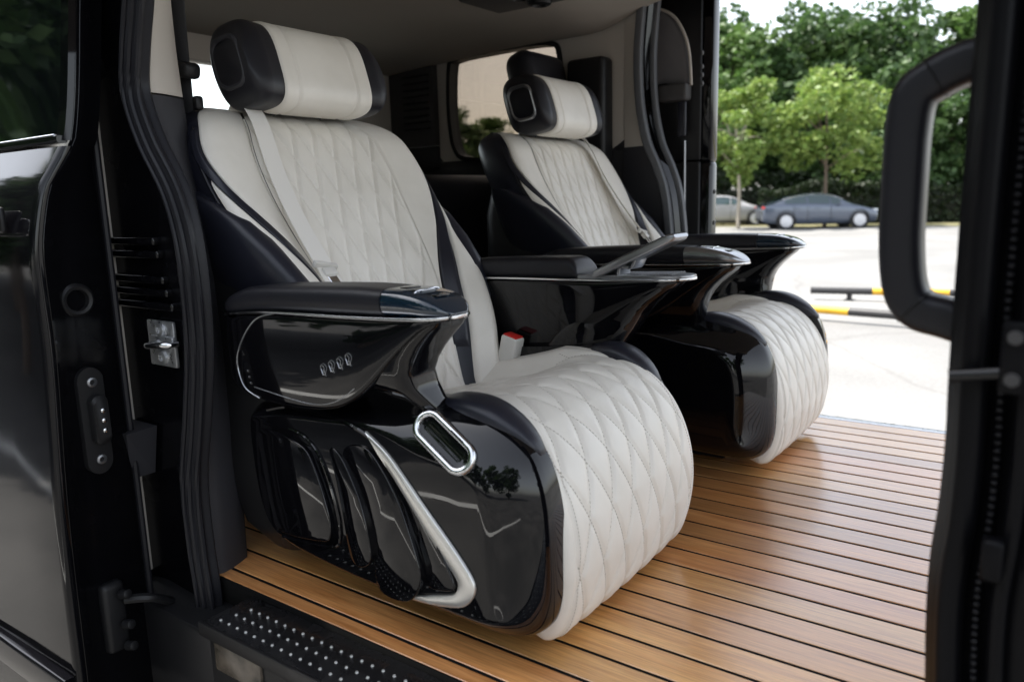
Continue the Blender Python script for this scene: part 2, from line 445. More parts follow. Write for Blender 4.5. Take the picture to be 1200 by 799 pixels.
# ------------------------------------------------------------------ cars
def car(loc, rz, paint, label):
    root = empty('parked_car', loc, rz); tag(root, label, 'car')
    # stations along x (front = +x): x, half width, z low, z belt, z roof, half width at roof
    ST = [(-2.34, .60, .42, .80, .82, .50), (-2.28, .74, .30, .92, .96, .60), (-2.05, .84, .24, .98, 1.06, .66), (-1.6, .90, .22, 1.0, 1.20, .66),
          (-1.1, .92, .20, 1.0, 1.345, .63), (-.5, .925, .19, .99, 1.43, .61), (0, .925, .19, .97, 1.44, .60), (.4, .92, .19, .95, 1.38, .61),
          (.8, .915, .19, .93, 1.20, .66), (1.15, .91, .20, .91, 1.0, .72), (1.5, .90, .20, .87, .91, .72), (1.9, .86, .22, .77, .81, .66), (2.2, .76, .26, .64, .68, .55), (2.34, .58, .34, .52, .54, .42)]
    rings = []
    for x, hw, zl, zb, zr, hr in ST:
        half = [(hw*.80, zl), (hw*.97, zl+.08), (hw, (zl+zb)*.5), (hw*.985, zb-.05), (hw*.95, zb), (hr+(hw*.95-hr)*.12, zb+(zr-zb)*.86), (hr*.88, zb+(zr-zb)*.98), (hr*.5, zr), (0, zr+.005)]
        ring = [(x, -y, z) for y, z in half] + [(x, y, z) for y, z in half[::-1][1:]]
        rings.append([Vector(p) for p in ring])
    vs = [p for r in rings for p in r]; n = len(rings[0])
    fs = grid_faces(n, len(rings), False); fs += [tuple(range(n)), tuple(range((len(rings)-1)*n, len(rings)*n))]
    body = mesh('body', vs, fs, paint, root, sharp=50)
    md = body.modifiers.new('s', 'SUBSURF'); md.levels = 1; md.render_levels = 2
    def interp(x):
        return lerp_tab(ST, x)
    for s in (-1, 1):
        for x0, x1 in ((-1.45, -.62), (-.55, .28), (.34, .72)):
            pts = []
            xs = np.linspace(x0, x1, 7)
            lo, hi = [], []
            for x in xs:
                hw, zl, zb, zr, hr = interp(x)
                hi_t = .80; 
                y0 = hw*.95; y1 = hr+(hw*.95-hr)*.12
                za = zb+.03; zt = max(zb+(zr-zb)*hi_t, za+.01)
                f = lambda z: y0+(y1-y0)*min(1, (z-zb)/max(.05, (zr-zb)*.86))
                lo.append(Vector((x, s*(f(za)+.012), za))); hi.append(Vector((x, s*(f(zt)+.012), zt)))
            vs = lo+hi; fs = [(i, i+1, i+8, i+7) for i in range(6)]
            mesh('side_window', vs, fs, CGLASS, root)
        for wx in (-1.42, 1.45):
            wheel = empty('wheel', (wx, s*.815, .335), parent=root)
            disc_rings('tyre', (0, 0, 0), (0, s, 0), [(.20, -.1), (.325, -.1), (.335, -.07), (.335, .08), (.32, .115), (.235, .12)], TYRE, wheel, 28, True, False)
            disc_rings('rim', (0, 0, 0), (0, s, 0), [(.245, .118), (.235, .125), (.215, .105), (.06, .112), (.05, .125)], RIMM, wheel, 28)
            bm = bmesh.new()
            for k in range(9):
                a = 2*math.pi*k/9
                add_box(bm, (.135*math.cos(a), s*.118, .135*math.sin(a)), (.17, .02, .035), .004, 1, Matrix.Rotation(-a, 3, 'Y'))
            bm_obj('spoke', bm, HEADL, wheel)
            # dark wheel arch
            disc_rings('wheel_arch', (wx, s*.895, .36), (0, s, 0), [(.39, -.03), (.39, .020), (.355, .022), (.35, -.03)], TYRE, root, 28, False, False)
        tp = []
        for x in np.linspace(-1.55, .80, 16):
            hw, zl, zb, zr, hr = interp(x); zt_ = max(zb+(zr-zb)*.84, zb+.04)
            tp.append(Vector((x, s*(hr+(hw*.95-hr)*.18+.018), zt_)))
        tube('window_trim', tp, .014, CHROME, root, 6)
        for x in (-1.12, -.58, .32): box('door_gap', (x, s*.921, .60), (.012, .012, .66), TYRE, root, .002, 1)
        box('headlight', (2.10, s*.62, .70), (.26, .20, .09), HEADL, root, .03, 3)
        box('tail_light', (-2.27, s*.62, .88), (.10, .26, .09), RED, root, .03, 3)
        box('mirror', (.62, s*1.0, .98), (.11, .16, .10), paint, root, .03, 3)
        box('door_handle', (-.2, s*.925, .82), (.2, .03, .03), paint, root, .01)
        box('door_handle', (-.98, s*.92, .83), (.2, .03, .03), paint, root, .01)
    # windscreen and rear screen
    vs, fs = [], []
    for x in np.linspace(.50, 1.12, 6):
        hw, zl, zb, zr, hr = interp(x)
        vs += [(x, -hr*.84, zr+.006), (x, 0, zr+.022), (x, hr*.84, zr+.006)]
    mesh('windscreen', vs, grid_faces(3, 6), CGLASS, root)
    vs = []
    for x in np.linspace(-2.0, -1.15, 6):
        hw, zl, zb, zr, hr = interp(x)
        vs += [(x, -hr*.84, zr+.006), (x, 0, zr+.022), (x, hr*.84, zr+.006)]
    mesh('rear_screen', vs, grid_faces(3, 6), CGLASS, root)
    box('number_plate', (2.345, 0, .42), (.02, .44, .11), HEADL, root, .004)
    return root
c0 = at(955, 272, z=GZ)
d0 = math.hypot(c0.x, c0.y)
cc = Vector((c0.x/d0, c0.y/d0, 0))*34.5
car((cc.x, cc.y, GZ), R_(31), CARP, 'slate grey sedan standing on the pale car park before the trees')
c1 = at(846, 262, z=GZ); cc1 = Vector((c1.x, c1.y, 0)).normalized()*39
car((cc1.x, cc1.y, GZ), R_(25), CARW, 'light grey car behind the slender trunks, mostly hidden by the grey sedan')

# ------------------------------------------------------------------ trees
def crown_mesh(name, seed, rx, rz, nclump, nleaf, leaf, mat, flat=0.0):
    r = np.random.default_rng(seed)
    pts = []
    cl = r.normal(size=(nclump, 3)); cl /= np.linalg.norm(cl, axis=1)[:, None]
    rad = r.uniform(.35, 1.0, nclump)**.6
    cl = cl*rad[:, None]*np.array([rx, rx, rz])
    cl[:, 2] += .12*rz*r.normal(size=nclump)
    size = r.uniform(.16, .34, nclump)*rx
    idx = r.integers(0, nclump, nleaf)
    d = r.normal(size=(nleaf, 3)); d /= np.linalg.norm(d, axis=1)[:, None]
    c = cl[idx] + d*(size[idx]*r.uniform(.3, 1.05, nleaf)**.5)[:, None]*np.array([1, 1, .75])
    a = r.normal(size=(nleaf, 3)); a[:, 2] *= .5; a /= np.linalg.norm(a, axis=1)[:, None]
    b = np.cross(a, r.normal(size=(nleaf, 3))); b /= np.linalg.norm(b, axis=1)[:, None]
    s = leaf*r.uniform(.6, 1.3, nleaf)[:, None]
    P = np.stack([c-a*s, c-b*s*.55, c+a*s, c+b*s*.55], 1).reshape(-1, 3)
    me = bpy.data.meshes.new(name)
    me.from_pydata(P.tolist(), [], [(4*i, 4*i+1, 4*i+2, 4*i+3) for i in range(nleaf)])
    me.materials.append(mat); me.update()
    return me, cl
def trunk_bm(h, r0, cl, cz, lean=0.2, seed=0):
    rr = random.Random(seed)
    vs, fs = [], []
    def limb(path, r0, r1):
        nonlocal vs, fs
        path = [Vector(p) for p in path]; T = frames(path); n = 7; o = len(vs)
        for i, p in enumerate(path):
            s = T[i].cross(Vector((.3, 1, .1))).normalized(); u = s.cross(T[i]); k = r0+(r1-r0)*i/(len(path)-1)
            vs += [p+s*k*math.cos(2*math.pi*j/n)+u*k*math.sin(2*math.pi*j/n) for j in range(n)]
        fs += grid_faces(n, len(path), True, o)
    top = Vector((lean*rr.uniform(-1, 1), lean*rr.uniform(-1, 1), cz+.3*(h-cz)))
    limb(cr([(0, 0, -.05), (top.x*.2+.05, top.y*.3, cz*.4), (top.x*.6, top.y*.5, cz*.8), top], 4), r0, r0*.3)
    for k in range(min(9, len(cl))):
        c = Vector(cl[k])+Vector((0, 0, cz)); z0 = cz*rr.uniform(.55, .95)
        st = Vector((top.x*.6, top.y*.5, z0)); limb([st, st.lerp(c, .5)+Vector((0, 0, .15)), c], r0*.4, r0*.1)
    return vs, fs
def tree_proto(seed, h, rx, rz, nclump, nleaf, leaf, lm, bm_, r0):
    cz = h-rz
    cm, cl = crown_mesh('crown', seed, rx, rz, nclump, nleaf, leaf, lm)
    tv, tf = trunk_bm(h, r0, cl, cz, .25, seed)
    tm = bpy.data.meshes.new('trunk'); tm.from_pydata([tuple(v) for v in tv], [], tf); tm.materials.append(bm_)
    tm.polygons.foreach_set('use_smooth', [True]*len(tm.polygons))
    return cm, tm, cz
PR = {'light': tree_proto(1, 6.6, 2.0, 2.2, 46, 6500, .13, LEAF_L, BARKP, .09),
      'light2': tree_proto(2, 6.2, 2.35, 2.0, 50, 6500, .13, LEAF_L, BARK, .09),
      'dark': tree_proto(3, 10.8, 3.6, 4.6, 80, 10000, .22, LEAF_D, BARK, .2),
      'mid': tree_proto(4, 10.2, 3.4, 4.4, 80, 10000, .21, LEAF_M, BARK, .2),
      'dark2': tree_proto(5, 9.5, 3.8, 4.2, 70, 9000, .22, LEAF_D, BARK, .2)}
def tree(kind, ang, dist, sc, rz, label, group=None, xy=None):
    cm, tm, cz = PR[kind]
    if xy is None:
        d = at(ang, 222, z=GZ-1) ; d = Vector((d.x, d.y, 0))
        dv = CR*(ang-600)-CU*(222-399.5)+CF*FPX; dv = Vector((dv.x, dv.y, 0)).normalized()
        loc = (dv.x*dist, dv.y*dist, GZ)
    else: loc = (xy[0], xy[1], GZ)
    root = empty('leafy_tree', loc, rz); root.scale = (sc, sc, sc)
    tag(root, label, 'tree', group)
    o = bpy.data.objects.new('trunk', tm); COL.objects.link(o); o.parent = root
    o = bpy.data.objects.new('crown', cm); COL.objects.link(o); o.parent = root; o.location.z = cz
GF = 'trees standing behind the car park'
tree('light', 866, 34.5, .98, .4, 'slim pale-trunked tree with bright yellow-green leaves beside the van door')
tree('light2', 968, 35.5, 1.0, 1.4, 'broad bright yellow-green tree rising behind the grey sedan')
BT = 'tall dark green tree in the wooded belt behind the bright young trees'
for i, (k, a, d, s) in enumerate([('mid', 848, 44, 1.08), ('dark', 925, 45, 1.02), ('dark2', 895, 50, 1.28), ('mid', 985, 46, 1.02), ('dark', 1045, 47, 1.06), ('dark2', 1085, 43, .98), ('mid', 1130, 46, 1.06), ('dark', 1010, 52, 1.12), ('dark2', 960, 43, .78), ('dark2', 1055, 41, .72), ('dark', 815, 47, 1.1), ('mid', 745, 46, .8)]):
    tree(k, a, d, s*.93, i*1.3, BT if k != 'mid' else 'tall mid-green tree among the darker ones behind the bright young trees', GF)
WT = 'low dark tree seen through the rear side window of the van'
for i, (k, a, d, s) in enumerate([('mid', 650, 42, .56), ('dark2', 615, 40, .52), ('mid', 580, 43, .57), ('dark', 548, 40, .53), ('mid', 515, 42, .56), ('dark2', 480, 41, .55)]):
    tree(k, a, d, s, i*1.7, WT, 'trees seen through the van side window')
MT = 'dark tree behind the camera, mirrored in the glossy sliding door'
for i, (x, y, k, s) in enumerate([(-9.6, -3.4, 'dark', .72), (-7.2, -5.6, 'dark2', .74), (-12.5, -4.6, 'dark', .75), (-15, -7.5, 'dark2', .9), (-18, -5.0, 'dark', .9), (-20, -9, 'mid', 1.0), (-24, -7.5, 'dark', 1.05), (-10.5, -9.5, 'dark2', .9), (-30, -6.5, 'dark2', 1.1), (-4, -13, 'dark', .95), (2, -15, 'mid', 1.0), (8, -13, 'dark2', 1.0), (-9, -15, 'dark', 1.1)]):  # first two added nearer to shade the asphalt mirrored in the black gloss
    tree(k, 0, 0, s, i*1.1, MT, 'trees mirrored in the door', (x, y))
# clipped dark hedge behind the sedan
hp = at(1018, 250, z=GZ); hv = Vector((hp.x, hp.y, 0)).normalized()*39
def hedge(cx, cy, L, D, H, rz, label):
    r = np.random.default_rng(21); n = 7000
    c = np.stack([r.uniform(-L/2, L/2, n), r.uniform(-D/2, D/2, n), r.uniform(.02, H, n)], 1)
    f = r.integers(0, 3, n); c[f == 0, 1] = -D/2; c[f == 1, 2] = H
    c[:, 2] *= 1+.16*np.sin(c[:, 0]*1.3+.7)*np.sin(c[:, 0]*.47)
    c += r.normal(size=(n, 3))*.05
    a = r.normal(size=(n, 3)); a /= np.linalg.norm(a, axis=1)[:, None]
    b = np.cross(a, r.normal(size=(n, 3))); b /= np.linalg.norm(b, axis=1)[:, None]
    s = .1
    P = np.stack([c-a*s, c-b*s*.6, c+a*s, c+b*s*.6], 1).reshape(-1, 3)
    root = empty('hedge', (cx, cy, GZ), rz); tag(root, label, 'hedge')
    me = bpy.data.meshes.new('foliage'); me.from_pydata(P.tolist(), [], [(4*i, 4*i+1, 4*i+2, 4*i+3) for i in range(n)])
    link('foliage', me, LEAF_S, root)
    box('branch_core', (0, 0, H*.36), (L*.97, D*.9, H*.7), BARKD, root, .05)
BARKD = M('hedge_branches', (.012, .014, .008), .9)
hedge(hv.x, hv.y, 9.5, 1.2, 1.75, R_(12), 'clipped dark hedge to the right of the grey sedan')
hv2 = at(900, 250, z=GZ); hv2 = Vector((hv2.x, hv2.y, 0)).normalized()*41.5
hedge(hv2.x, hv2.y, 13, 1.4, 2.3, R_(12), 'dark leaf band standing in for the shade under the crowns, behind the sedan roof')  # added leaf band, its dark colour paints the shade gap below the crowns

# ================================================================== the van
VAN = empty('van', (-1.0, 1.85, GZ))
tag(VAN, 'black passenger van with open sliding doors, teak floor and cream seats', 'van')
VAN_INV = Matrix.Translation((1.0, -1.85, -GZ))
def vp(o):
    """keep world coordinates while parenting to the van"""
    o.parent = VAN; o.matrix_parent_inverse = VAN_INV; return o

# ---- teak deck
deck = vp(box2('floor_deck', (-2.75, .895, -.06), (.62, 2.81, -.0016), CAULK, None, .002))
PW = .078; Y0 = 2.882
pm = None
for k in range(1, 26):
    ya = Y0-.078*(k+1)+.0042; yb = Y0-.078*k-.0042
    if k == 25: ya = .897
    if pm is None or k == 25:
        bm = bmesh.new(); add_box(bm, (0, 0, 0), (3.36, yb-ya, .012), .0012, 1)
        o = bm_obj('plank', bm, TEAK, deck); 
        if k != 25: pm = o.data
    else:
        o = bpy.data.objects.new('plank', pm); COL.objects.link(o); o.parent = deck
    o.location = (-1.065, (ya+yb)/2, -.006)
    o.matrix_parent_inverse = Matrix.Identity(4)
# deck is placed through van's inverse, planks carry plain offsets in deck space
# ---- aluminium edge of the far sill
tr_ = vp(box2('sill_trim', (-1.2, 2.812, -.05), (.6, 2.86, -.004), ZINC, None, .003))
vp(box2('far_sill', (-2.75, 2.862, -.45), (.6, 2.95, -.03), PLASTIC, None, .01))
vp(box2('floor_pan', (-2.78, .80, -.42), (.62, 2.86, -.062), PLASTIC, None, .01))

# ---- near step
STX0, STX1 = -1.345, .55
step = vp(box2('step', (STX0, .775, -.034), (STX1, .893, -.012), STEPM, None, .003))
bm = bmesh.new()
r = 0
for j, yy in enumerate((.796, .825, .854)):
    n = 76
    for i in range(n):
        x = STX0+.03+.027*i+(.009*j)
        if x > STX1-.02: continue
        c = bmesh.ops.create_cone(bm, cap_ends=True, segments=10, radius1=.0034, radius2=.0024, depth=.0024)
        for v in c['verts']: v.co += Vector((x, yy, -.0111))
st = bm_obj('stud', bm, STUD, step); st['kind'] = 'stuff'
edge = vp(box2('step_edge', (STX0-.004, .765, -.040), (STX1, .774, -.010), PLASTIC, None, .003))
vp(box2('step_riser', (STX0-.004, .785, -.30), (STX1, .86, -.036), PLASTIC, None, .006))
lens = vp(box2('step_lamp', (STX0+.02, .779, -.115), (STX0+.17, .79, -.05), LENS, None, .005))
vp(box2('lower_step', (STX0-.06, .70, -.34), (STX1, .80, -.305), PLASTIC, None, .01))

# ---- shell: roof, walls
def roof_prof():
    pts = []
    for y, z in ((.86, 1.30), (.88, 1.38), (.95, 1.44), (1.1, 1.475), (1.5, 1.50), (1.9, 1.50), (2.4, 1.495), (2.65, 1.47), (2.78, 1.445), (2.83, 1.44)):
        pts.append((y, z))
    return pts
rp = cr([(y, z, 0) for y, z in roof_prof()], 4)
rings = []
for x in np.linspace(-2.78, .62, 40):
    t_ = max(0, min(1, (x+1.62)/.35)); dz = -.05*max(0, (-1.9-x))**1.5+.085*t_*t_*(3-2*t_)
    rings.append([Vector((x, p.x, p.y+dz)) for p in rp])
vs = [p for r in rings for p in r]; n = len(rings[0])
vp(mesh('headliner', vs, grid_faces(n, len(rings)), BEIGE, None))
# outer roof skin
rings = [[Vector((x, .70+(p.x-.86)*(2.30/1.97), p.y+.13)) for p in rp] for x in np.linspace(-2.9, .62, 6)]
vs = [p for r in rings for p in r]
vp(mesh('roof', vs, grid_faces(n, len(rings)), PAINT, None))
# far side wall with window: built as a frame of four panels
FY = 2.85
def wall_y(name, y0, y1, x0, x1, z0, z1, mat, bev=.006): return vp(box2(name, (x0, y0, z0), (x1, y1, z1), mat, None, bev))
wall_y('lower_side_trim', FY, FY+.08, -2.78, -1.47, -.05, .985, TRIM0 := M('black_side_trim', (.012, .012, .014), .55))
# window frame outline (x, z)
wl = [(-2.36, 1.40), (-2.372, 1.25), (-2.365, 1.12), (-2.345, 1.04), (-2.29, 1.0), (-2.1, .992), (-1.92, .992), (-1.82, 1.0), (-1.785, 1.05), (-1.775, 1.2), (-1.785, 1.385), (-1.82, 1.425), (-1.95, 1.435), (-2.2, 1.432), (-2.33, 1.425)]
wl = [(p.x, p.y) for p in cr([(a, b, 0) for a, b in wl], 4, True)]
outer = []
for x, z in wl:
    cx, cz = -1.96, 1.21; sx, sz = 1.0, 1.0
    outer.append((x, z))
def frame_strip(name, inner, grow, y0, y1, mat):
    out = inset2d(inner, -grow); rings = []
    for L, y in ((inner, y1), (inner, y0), (out, y0), (out, y1)):
        rings.append([Vector((p[0], y, p[1])) for p in L])
    rings.append(rings[0])
    vs = [p for r in rings for p in r]
    return vp(mesh(name, vs, grid_faces(len(inner), len(rings), True), mat, None, sharp=40))
fr = frame_strip('side_window_frame', wl, .02, FY-.012, FY+.05, PLASTIC)
gl = vp(mesh('side_window', [(p[0], FY+.03, p[1]) for p in wl], [tuple(range(len(wl)))], TINT, None, smooth=False))
# trim panel round the window: ring from the window to a rectangle
def ring_to_rect(name, inner, x0, x1, z0, z1, y, mat):
    cx = sum(p[0] for p in inner)/len(inner); cz = sum(p[1] for p in inner)/len(inner); rect = []
    for p in inner:
        dx, dz = p[0]-cx, p[1]-cz; t = 1e9
        if dx > 1e-9: t = min(t, (x1-cx)/dx)
        if dx < -1e-9: t = min(t, (x0-cx)/dx)
        if dz > 1e-9: t = min(t, (z1-cz)/dz)
        if dz < -1e-9: t = min(t, (z0-cz)/dz)
        rect.append((cx+dx*t, cz+dz*t))
    n = len(inner)
    vs = [(p[0], y, p[1]) for p in inner]+[(p[0], y, p[1]) for p in rect]+[(p[0], y+.04, p[1]) for p in rect]
    return vp(mesh(name, vs, grid_faces(n, 3, True), mat, None, sharp=30))
ring_to_rect('window_surround', inset2d(wl, -.015), -2.45, -1.47, .986, 1.50, FY, BEIGEP)
wall_y('rear_pillar_trim', FY-.03, FY+.06, -2.735, -2.452, 1.06, 1.46, GREYD := M('dark_grey_trim', (.045, .043, .043), .7))
bm = bmesh.new()
for k in range(9): add_box(bm, (-2.56, FY-.034, 1.14+k*.03), (.16, .012, .012), .002, 1)
vp(bm_obj('air_vent', bm, PLASTIC, None))
vp(box2('rear_corner_trim', (-2.80, 2.60, .95), (-2.737, 2.86, 1.5), BEIGEP, None, .02, 3))
wall_y('rear_lower_trim', FY-.012, FY+.02, -2.736, -2.452, .95, 1.058, TRIM0)
# near side wall behind the sliding door
wall_y('near_side_trim', .86, .93, -2.78, -1.72, -.05, 1.36, BEIGEP)
wall_y('near_side_lower_trim', .932, .96, -2.78, -1.72, -.045, .92, TRIM0)
# tailgate: lower panel, upper rail, side posts and glass
vp(box2('tailgate_panel', (-2.86, .86, -.05), (-2.78, 2.93, 1.02), TRIM0, None, .01))
vp(box2('tailgate_rail', (-2.86, .86, 1.36), (-2.78, 2.93, 1.56), BEIGEP, None, .01))
vp(box2('tailgate_post', (-2.858, .86, 1.022), (-2.785, 1.2, 1.358), BEIGEP, None, .01))
vp(box2('tailgate_post', (-2.858, 2.62, 1.022), (-2.785, 2.92, 1.358), BEIGEP, None, .01))
vp(box2('tailgate_glass', (-2.835, 1.202, 1.024), (-2.830, 2.618, 1.356), CLEAR, None, 0))
# roof lamp and grab fitting on the headliner
vp(box('roof_console', (-1.62, 2.30, 1.485), (.30, .24, .03), GREYD, None, .012, 3))
for dy in (-.06, .06):
    vp(disc_rings('reading_lamp', (-1.55, 2.30+dy, 1.47), (0, 0, -1), [(.042, 0), (.04, .012), (.028, .016), (.024, .006)], PLASTIC, None, 20))

# ---- far C-pillar, weather strip and the open far door
def path_at(pts, y, n=6): return cr([at(px, py, y=y) for px, py in pts], n)
fs_ = path_at([(757, -40), (751, 20), (748, 68), (750, 120), (758, 165), (770, 195), (779, 225), (784, 268), (787, 330), (789, 420)], 2.83)
vp(sweep('far_door_seal', fs_, rrect(.016, .016, .007, 3), Vector((0, -1, 0)), RUBBERG, None))
fs2 = [p+Vector((.045, .04, 0)) for p in fs_]
vp(sweep('far_door_seal', fs2, rrect(.011, .014, .006, 3), Vector((0, -1, 0)), RUBBERG, None))
# beige pillar trim, then dark lower
def strip(name, A, B, mat, thick=0, parent=None):
    """ruled surface between two paths of equal count"""
    n = len(A); vs = [p for a, b in zip(A, B) for p in (a, a.lerp(b, .5), b)]
    return mesh(name, vs, grid_faces(3, n), mat, parent)
up_ = [p for p in fs_ if p.z > .985]; lo_ = [p for p in fs_ if p.z <= 1.0]
vp(strip('pillar_trim', [p+Vector((-.012, -.005, 0)) for p in up_], [Vector((-1.475, FY-.004, p.z)) for p in up_], BEIGEP))
vp(strip('pillar_lower_trim', [p+Vector((-.012, -.006, 0)) for p in lo_], [Vector((-1.48, FY-.005, p.z)) for p in lo_], TRIM))
vp(strip('door_jamb', [p+Vector((.03, .10, 0)) for p in fs_], [p+Vector((.0, .02, 0)) for p in fs_], PAINT))
vp(box2('pillar_backing', (-1.54, FY+.006, .88), (-1.40, FY+.078, 1.12), TRIM, None, .004))
# seat-belt tower (black) between far seat and pillar
vp(box('belt_tower', (-1.60, 2.79, 1.14), (.17, .09, .40), PLASTIC, None, .02, 3))
# far door: inner skin at y 2.95, front edge near x -1.1
DX = -1.165
vp(box2('far_door_shell', (-2.6, 2.985, -.35), (DX, 3.06, .93), PAINT, None, .02, 3))
vp(box2('far_door_post', (DX-.30, 2.986, .925), (DX-.001, 3.058, 1.62), PAINT, None, .015, 3))
vp(box2('far_door_glass', (-2.6, 3.01, .92), (DX-.29, 3.014, 1.56), TINT, None, 0))
vp(box2('far_door_liner', (-2.5, 2.962, -.25), (DX-.04, 2.984, .93), PLASTIC, None, .01))
pl = [at(px, py, y=2.955) for px, py in [(757, 12), (772, 14), (788, 24), (798, 40), (805, 62), (807, 98), (760, 98), (755, 60)]]
pl = [(p.x, p.y, p.z) for p in pl]
lp = [(p.x, p.z) for p in cr([Vector(q) for q in [at(px, py, y=2.955) for px, py in [(745, 16), (772, 13), (788, 22), (799, 40), (805, 62), (807, 97), (780, 98), (745, 98)]]], 5, True)]
rings = []
for ins, y in ((0, 2.962), (0, 2.950), (.006, 2.944), (.02, 2.942)):
    rings.append([Vector((q[0], y, q[1])) for q in inset2d(lp, ins)])
vp(box2('far_door_upper_liner', (DX-.29, 2.963, .932), (DX-.04, 2.984, 1.60), PLASTIC, None, .01))
vp(rings_mesh('door_window_blind', rings, GREYF, None, False, True))
rim = [Vector((q.x, 2.943, q.z)) for q in cr([at(px, py, y=2.943) for px, py in [(750, 10), (772, 11), (790, 20), (802, 40), (808, 64), (810, 100)]], 6)]
vp(tube('window_blind_rim', rim, .006, BEIGEP, None, 8))
a = at(775, 100, y=2.94); b = at(807, 118, y=2.94)
vp(box2('door_pull', (a.x, 2.90, b.z), (b.x+.005, 2.962, a.z-.005), GREYD, None, .012, 3))
a = at(797, 120, y=2.94); b = at(806, 160, y=2.94)
vp(box2('door_pull_grip', (a.x, 2.915, b.z), (b.x, 2.93, a.z), BLUEL, None, .006, 3))
a = at(800, 165, y=2.94)
vp(tube('door_edge_strip', [Vector((a.x+.005, 2.95, a.z)), Vector((a.x+.012, 2.95, -.2))], .006, GREYM, None, 8))
for py in (62, 78, 88, 98):
    p = at(823, py, x=DX+.001)
    vp(disc_rings('door_bolt', (DX-.002, p.y, p.z), (1, 0, 0), [(.009, 0), (.009, .005), (.006, .007)], GREYD, None, 10))
for py in (225, 262):
    p = at(828, py, x=DX+.001)
    vp(disc_rings('door_bolt', (DX-.002, 3.02, p.z), (1, 0, 0), [(.009, 0), (.009, .005), (.006, .007)], GREYD, None, 10))

# ---- near C-pillar: seal, trim, jamb
SEAL = [(168, -60), (165, 0), (161, 60), (162, 110), (180, 165), (210, 228), (227, 300), (236, 400), (234, 480), (230, 560), (238, 640), (247, 700), (252, 790), (254, 860)]
sp = path_at(SEAL, .875, 6)
prof = []
for k in range(28):                     # ribbed rubber bead
    t = 2*math.pi*k/28
    rr = 1+.10*math.cos(6*t) if math.sin(t) > -.2 else 1
    prof.append((.027*math.cos(t)*rr, .02*math.sin(t)*rr))
prof = [(a*1.0, b) for a, b in prof]
seal = vp(sweep('door_seal', sp, prof, Vector((.35, -1, 0)).normalized(), RUBBER, None, sharp=25))
for off, rad in ((-.016, .0065), (.004, .0075), (.021, .0055)):
    T = frames(sp)
    q = [p + T[i].cross(Vector((.35, -1, 0)).normalized()).normalized()*off + Vector((.35, -1, 0)).normalized()*.0175 for i, p in enumerate(sp)]
    o = tube('seal_rib', q, rad, RUBBER, None, 8); o.parent = seal
TR = [(196, -60), (200, 0), (212, 100), (236, 240), (247, 300), (263, 400), (275, 480), (283, 560), (289, 640), (293, 700), (298, 790), (300, 860)]
tb = path_at(TR, .985, 6)
def resample(P, zs):
    P2 = sorted(P, key=lambda p: p.z); zz = [p.z for p in P2]
    return [Vector((float(np.interp(z, zz, [p.x for p in P2])), float(np.interp(z, zz, [p.y for p in P2])), z)) for z in zs]
zs = list(np.linspace(1.03, -.30, 44)); A = [p+Vector((.006, .012, 0)) for p in resample(sp, zs)]; B = resample(tb, zs)
def curved_strip(name, A, B, bulge, mat):
    vs = []
    for a, b in zip(A, B):
        m_ = a.lerp(b, .45)+bulge; vs += [a, a.lerp(m_, .6)+bulge*.25, m_, m_.lerp(b, .6)+bulge*.2, b, b+Vector((-.05, .03, 0)), b+Vector((-.2, .03, 0))]
    return mesh(name, vs, grid_faces(7, len(A)), mat, None, sharp=60)
vp(curved_strip('pillar_trim', A, B, Vector((.012, -.006, 0)), TRIM))
zs = list(np.linspace(1.42, 1.034, 16)); A = [p+Vector((.006, .012, 0)) for p in resample(sp, zs)]; B = resample(tb, zs)
vp(curved_strip('pillar_trim', A, B, Vector((.010, -.005, 0)), BEIGEP))
# jamb: painted metal from the seal outwards to the door
zs = list(np.linspace(1.42, -.5, 60)); A = [p+Vector((-.012, -.004, 0)) for p in resample(sp, zs)]
vs = []
for a in A: vs += [a, a+Vector((-.05, .006, 0)), Vector((-1.66, .885, a.z)), Vector((-1.80, .872, a.z)), Vector((-2.0, .86, a.z)), Vector((-2.75, .85, a.z))]
vp(mesh('body_jamb', vs, grid_faces(6, len(A)), PAINTI, None, sharp=50))
# horizontal pressed ribs on the jamb
for z, x0, x1, d in ((.735, -1.74, -1.53, .012), (.708, -1.74, -1.52, .008), (.655, -1.76, -1.51, .008), (.628, -1.74, -1.50, .014), (.600, -1.73, -1.485, .008)):
    p = at(128, 300, y=.86)
    vp(box2('jamb_rib', (x0, .862, z-.009), (x1, .886, z+.009), PAINT, None, .006, 3))
# striker plate
stk = empty('striker', (0, 0, 0)); c = at(187, 403, y=.86)
stk = vp(box('striker_plate', (c.x, .868, c.z), (.10, .008, .098), ZINC, None, .003))
for dz in (-.030, .030):
    s_ = disc_rings('screw', (c.x+.005, .864, c.z+dz), (0, -1, 0), [(.015, 0), (.014, .006), (.007, .008), (.006, .003)], ZINC, None, 18); s_.parent = stk
s_ = tube('striker_loop', cr([(c.x-.025, .866, c.z-.002), (c.x-.02, .845, c.z-.002), (c.x+.0, .838, c.z), (c.x+.04, .838, c.z+.004), (c.x+.056, .848, c.z+.004), (c.x+.058, .866, c.z+.004)], 5), .007, CHROME, None, 10); s_.parent = stk
s_ = box('striker_fold', (c.x+.01, .862, c.z+.012), (.085, .008, .012), ZINC, None, .003); s_.parent = stk
for o in bpy.data.objects:
    if o.name == 'striker': bpy.data.objects.remove(o); break
